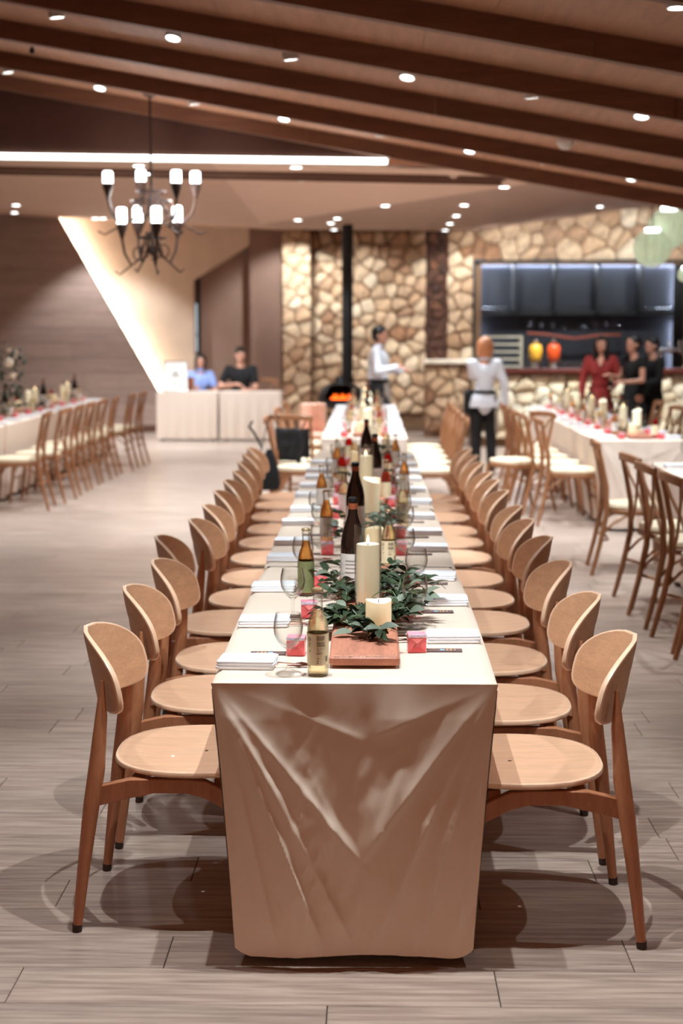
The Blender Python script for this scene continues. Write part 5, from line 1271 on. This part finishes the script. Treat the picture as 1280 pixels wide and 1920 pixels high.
    if hair[0] == 'tied': Hr.ball((0, .04, .0), (.086, .07, .08), 14, Hm); Hr.ball((0, .11, .02), (.04, .04, .045), 10, Hm)
    Hr.v = [tuple(Vector(v)*k) for v in Hr.v]; body_mesh('hair', Hr, M[hair[1]], t, .012, 2)
    if bottom in ('dress', 'skirt'):
        b = MB(); zz = hipz+.16; low = .52 if not seated else .3
        b.lathe([(.115+e, zz), (.150, zz-.12), (.165, zz-.22), (.19, (zz+low)/2), (.215, low), (.20, low), (.14, zz-.15)], 36, sc @ Matrix.Diagonal((1, .82, 1, 1)))
        for i, v in enumerate(b.v):
            a = math.atan2(v[1], v[0]); f_ = 1+.05*sin(a*9)*max(0, min(1, (zz*k-.15-v[2])/.3)); b.v[i] = (v[0]*f_, v[1]*f_, v[2])
        T_.caps(V_(0,0,hipz+.02)*k, .140*k, V_(0,0,hipz+.1)*k, .13*k); b.build('skirt', M[top], t)
    else: body_mesh('trousers', Lg, M[bottom], t, .012, 4)
    body_mesh('shirt' if bottom not in ('dress',) else 'dress_top', T_, M[top], t, .012, 4)
    for an in shoes:
        b = MB(); b.loft([[(x_*w_, y_, z_) for x_, z_ in ((-1, 0), (1, 0), (.8, h_), (-.8, h_))] for y_, w_, h_ in ((.07, .03, .08), (.02, .038, .10), (-.06, .042, .06), (-.13, .04, .04), (-.17, .022, .025))], True, sc @ Matrix.Translation((an.x, an.y, 0)))
        o = b.build('shoe', M['shoe_black'], t, bevel=.008)
    return t, k, hipz, Hm
def collar(t, k, z, m='white_shirt'):
    b = MB(); b.lathe([(.060,0),(.062,.035),(.056,.037),(.072,-.005)], 16, Matrix.Scale(k, 4) @ Matrix.Translation((0, .008, z))); b.build('collar', M[m], t)
down = lambda s_: ((s_*.235, .02, 1.12), (s_*.25, -.04, .87), (0, -.1, -1))
# waiter by the stove, walking to the right
pw = P(709, 760, 19.0)
t, k, hz, Hm = person('man in a white shirt and black trousers walking right past the stone wall', (pw.x, 19.0, 0), radians(82), 1.72, 'm', ('short', 'black_hair'), 'white_shirt', 'black_fabric', [((-.24, -.02, 1.13), (-.17, -.26, 1.18), (.1, -1, .1)), ((.235, -.05, 1.13), (.16, -.30, 1.13), (-.1, -1, 0))], [((-.09, -.16, .50), (-.09, -.22, .09)), ((.09, .03, .49), (.09, .22, .12))])
collar(t, k, 1.44)
b = MB(); b.grid(14, 10, lambda u, v: (k*(.155+.012*sin(v*4))*sin((u-.5)*1.9)*1.05, -k*(.150+.03*v)*cos((u-.5)*1.9)-.01, k*(.98-.5*v))); b.build('apron', M['grey_apron'], t).modifiers.new('s', 'SOLIDIFY').thickness = .006
b = MB(); b.lathe([(.137,-.02),(.142,-.02),(.142,.02),(.137,.02)], 24, Matrix.Scale(k, 4) @ Matrix.Translation((0,0,1.0))); b.build('belt', M['black_fabric'], t)
# waitress seen from behind
pw = P(908, 800, 16.7)
t, k, hz, Hm = person('woman with copper bobbed hair and white shirt seen from behind in the aisle', (pw.x-.01, 16.7, 0), radians(184), 1.58, 'f', ('bob', 'copper_hair'), 'white_shirt', 'black_fabric', [((-.25, .03, 1.13), (-.27, -.02, .86), (0, -.1, -1)), ((.12, -.20, 1.22), (-.15, -.31, 1.25), (-1, -.1, .0))], None, head_turn=radians(8))
collar(t, k, 1.44)
b = MB(); b.lathe([(.142,-.02),(.150,-.02),(.150,.02),(.142,.02)], 28, Matrix.Scale(k, 4) @ Matrix.Translation((0,0,1.03))); b.build('belt', M['black_fabric'], t)
b = MB(); b.grid(16, 10, lambda u, v: (-k*(.16+.02*v)*cos((u-.5)*2.6-.5), k*(.155+.02*v)*sin((u-.5)*2.6-.2), k*(1.03-.52*v))); b.build('apron', M['grey_apron'], t).modifiers.new('s', 'SOLIDIFY').thickness = .006
b = MB(); b.rbox((.20*k, .0, .90*k), (.10, .14, .30), .03); b.build('waist_pouch', M['black_fabric'], t)
b = MB(); b.lathe([(.13, 1.03), (.185, .98), (.212, .90), (.215, .84), (.20, .84), (.16, .95)], 28, Matrix.Scale(k, 4) @ Matrix.Diagonal((1, .80, 1, 1))); b.build('shirt_tail', M['white_shirt'], t)
# red cloth she holds
t2 = thing('red_napkin', 'red cloth held in the outstretched hand of the woman in white', 'cloth', t.matrix_basis @ (Vector((-.26, -.32, 1.245))*k))
MB().grid(8, 10, lambda u, v: ((u-.5)*.06*(1+.3*v), .01*sin(u*9), -.09*v+.04)).build('fold', M['red'], t2).modifiers.new('s', 'SOLIDIFY').thickness = .006
# woman in red
pw = P(1125, 740, 18.2)
t, k, hz, Hm = person('woman with long black hair in a red dress standing by the right tables', (pw.x, 18.2, 0), radians(-12), 1.60, 'f', ('long', 'black_hair'), 'red_dress', 'dress', [((-.235, .0, 1.13), (-.25, -.06, .88), (0, -.1, -1)), ((.24, -.03, 1.14), (.17, -.20, 1.02), (-.2, -.8, .1))])
b = MB(); b.lathe([(.128,-.012),(.136,-.012),(.136,.012),(.128,.012)], 28, Matrix.Scale(k, 4) @ Matrix.Translation((0,0,1.06))); b.build('belt', M['red_dress'], t)
b = MB(); b.add([Vector(p)*k for p in [(-.045,-.118,1.405),(.045,-.118,1.405),(0,-.150,1.29),(0,-.128,1.35)]], [(0,2,3),(3,2,1),(0,3,1)]); b.build('neckline', M['skin'], t)
t2 = thing('phone', 'small dark phone in the hand of the woman in red', 'phone', (0, 0, 0)); 
hp_ = t.matrix_basis @ (Vector((.15, -.31, 1.045))*k); t2.location = hp_
MB().rbox((0,0,0), (.07,.012,.13), .004).build('body', M['black'], t2); MB().box((0,-.0065,0), (.062,.001,.118)).build('screen', M['eye_dark'], t2)
# woman in black dress
pw = P(1186, 740, 17.9)
t, k, hz, Hm = person('woman in a sleeveless black dress turned left, beside the woman in red', (pw.x, 17.9, 0), radians(-62), 1.60, 'f', ('tied', 'black_hair'), 'black_fabric', 'dress', [((-.22, -.04, 1.14), (-.12, -.27, 1.18), (.1, -1, .2)), ((.22, -.02, 1.12), (.12, -.26, 1.10), (-.2, -1, .1))], sleeve='cap')
# person in black suit
pw = P(1221, 740, 18.1)
t, k, hz, Hm = person('person in a black suit with short black hair, rightmost of the standing group', (pw.x, 18.1, 0), radians(-70), 1.58, 'm', ('short', 'black_hair'), 'black_fabric', 'black_fabric', [down(-1), ((.22, -.03, 1.13), (.16, -.24, 1.06), (-.3, -1, 0))])
b = MB(); b.lathe([(.150,.2),(.158,0),(.172,-.13),(.160,-.13),(.14,.1)], 24, Matrix.Scale(k, 4) @ Matrix.Translation((0,0,.95)) @ Matrix.Diagonal((1,.85,1,1))); b.build('jacket_hem', M['black_fabric'], t)
# two seated at reception
pw = P(367, 700, 22.5)
t, k, hz, Hm = person('seated woman in a light blue shirt reading behind the reception table', (-2.68, 22.58, 0), radians(10), 1.66, 'f', ('bob', 'black_hair'), 'blue_shirt', 'black_fabric', [((-.22, -.10, 1.14), (-.10, -.30, 1.16), (.3, -.8, .3)), ((.24, -.10, 1.10), (.20, -.36, 1.12), (-.2, -1, 0))], seated=True, head_tilt=radians(14), sleeve='short')
collar(t, k, 1.44-.37, 'blue_shirt')
t2 = thing('menu_book', 'brown covered book propped up before the seated woman in blue', 'book', (P(352, 712, 22.12).x, 22.12, .752), radians(8))
for s_ in (-1, 1): MB().box((s_*.055, .012, .105), (.11, .006, .20), radians(10*s_)).build('cover', M['brown_leather'], t2)
MB().box((0, .02, .105), (.19, .010, .185)).build('pages', M['white'], t2)
t, k, hz, Hm = person('seated man in a black t-shirt with one arm across his chest at reception', (P(450, 700, 22.5).x, 22.58, 0), radians(-4), 1.80, 'm', ('short', 'black_hair'), 'black_fabric', 'black_fabric', [((-.30, -.10, 1.12), (-.02, -.28, 1.17), (1, -.1, -.25)), ((.24, -.06, 1.10), (.15, -.28, 1.08), (-.8, -.6, .1))], seated=True, head_turn=radians(20), head_tilt=radians(8), sleeve='short')
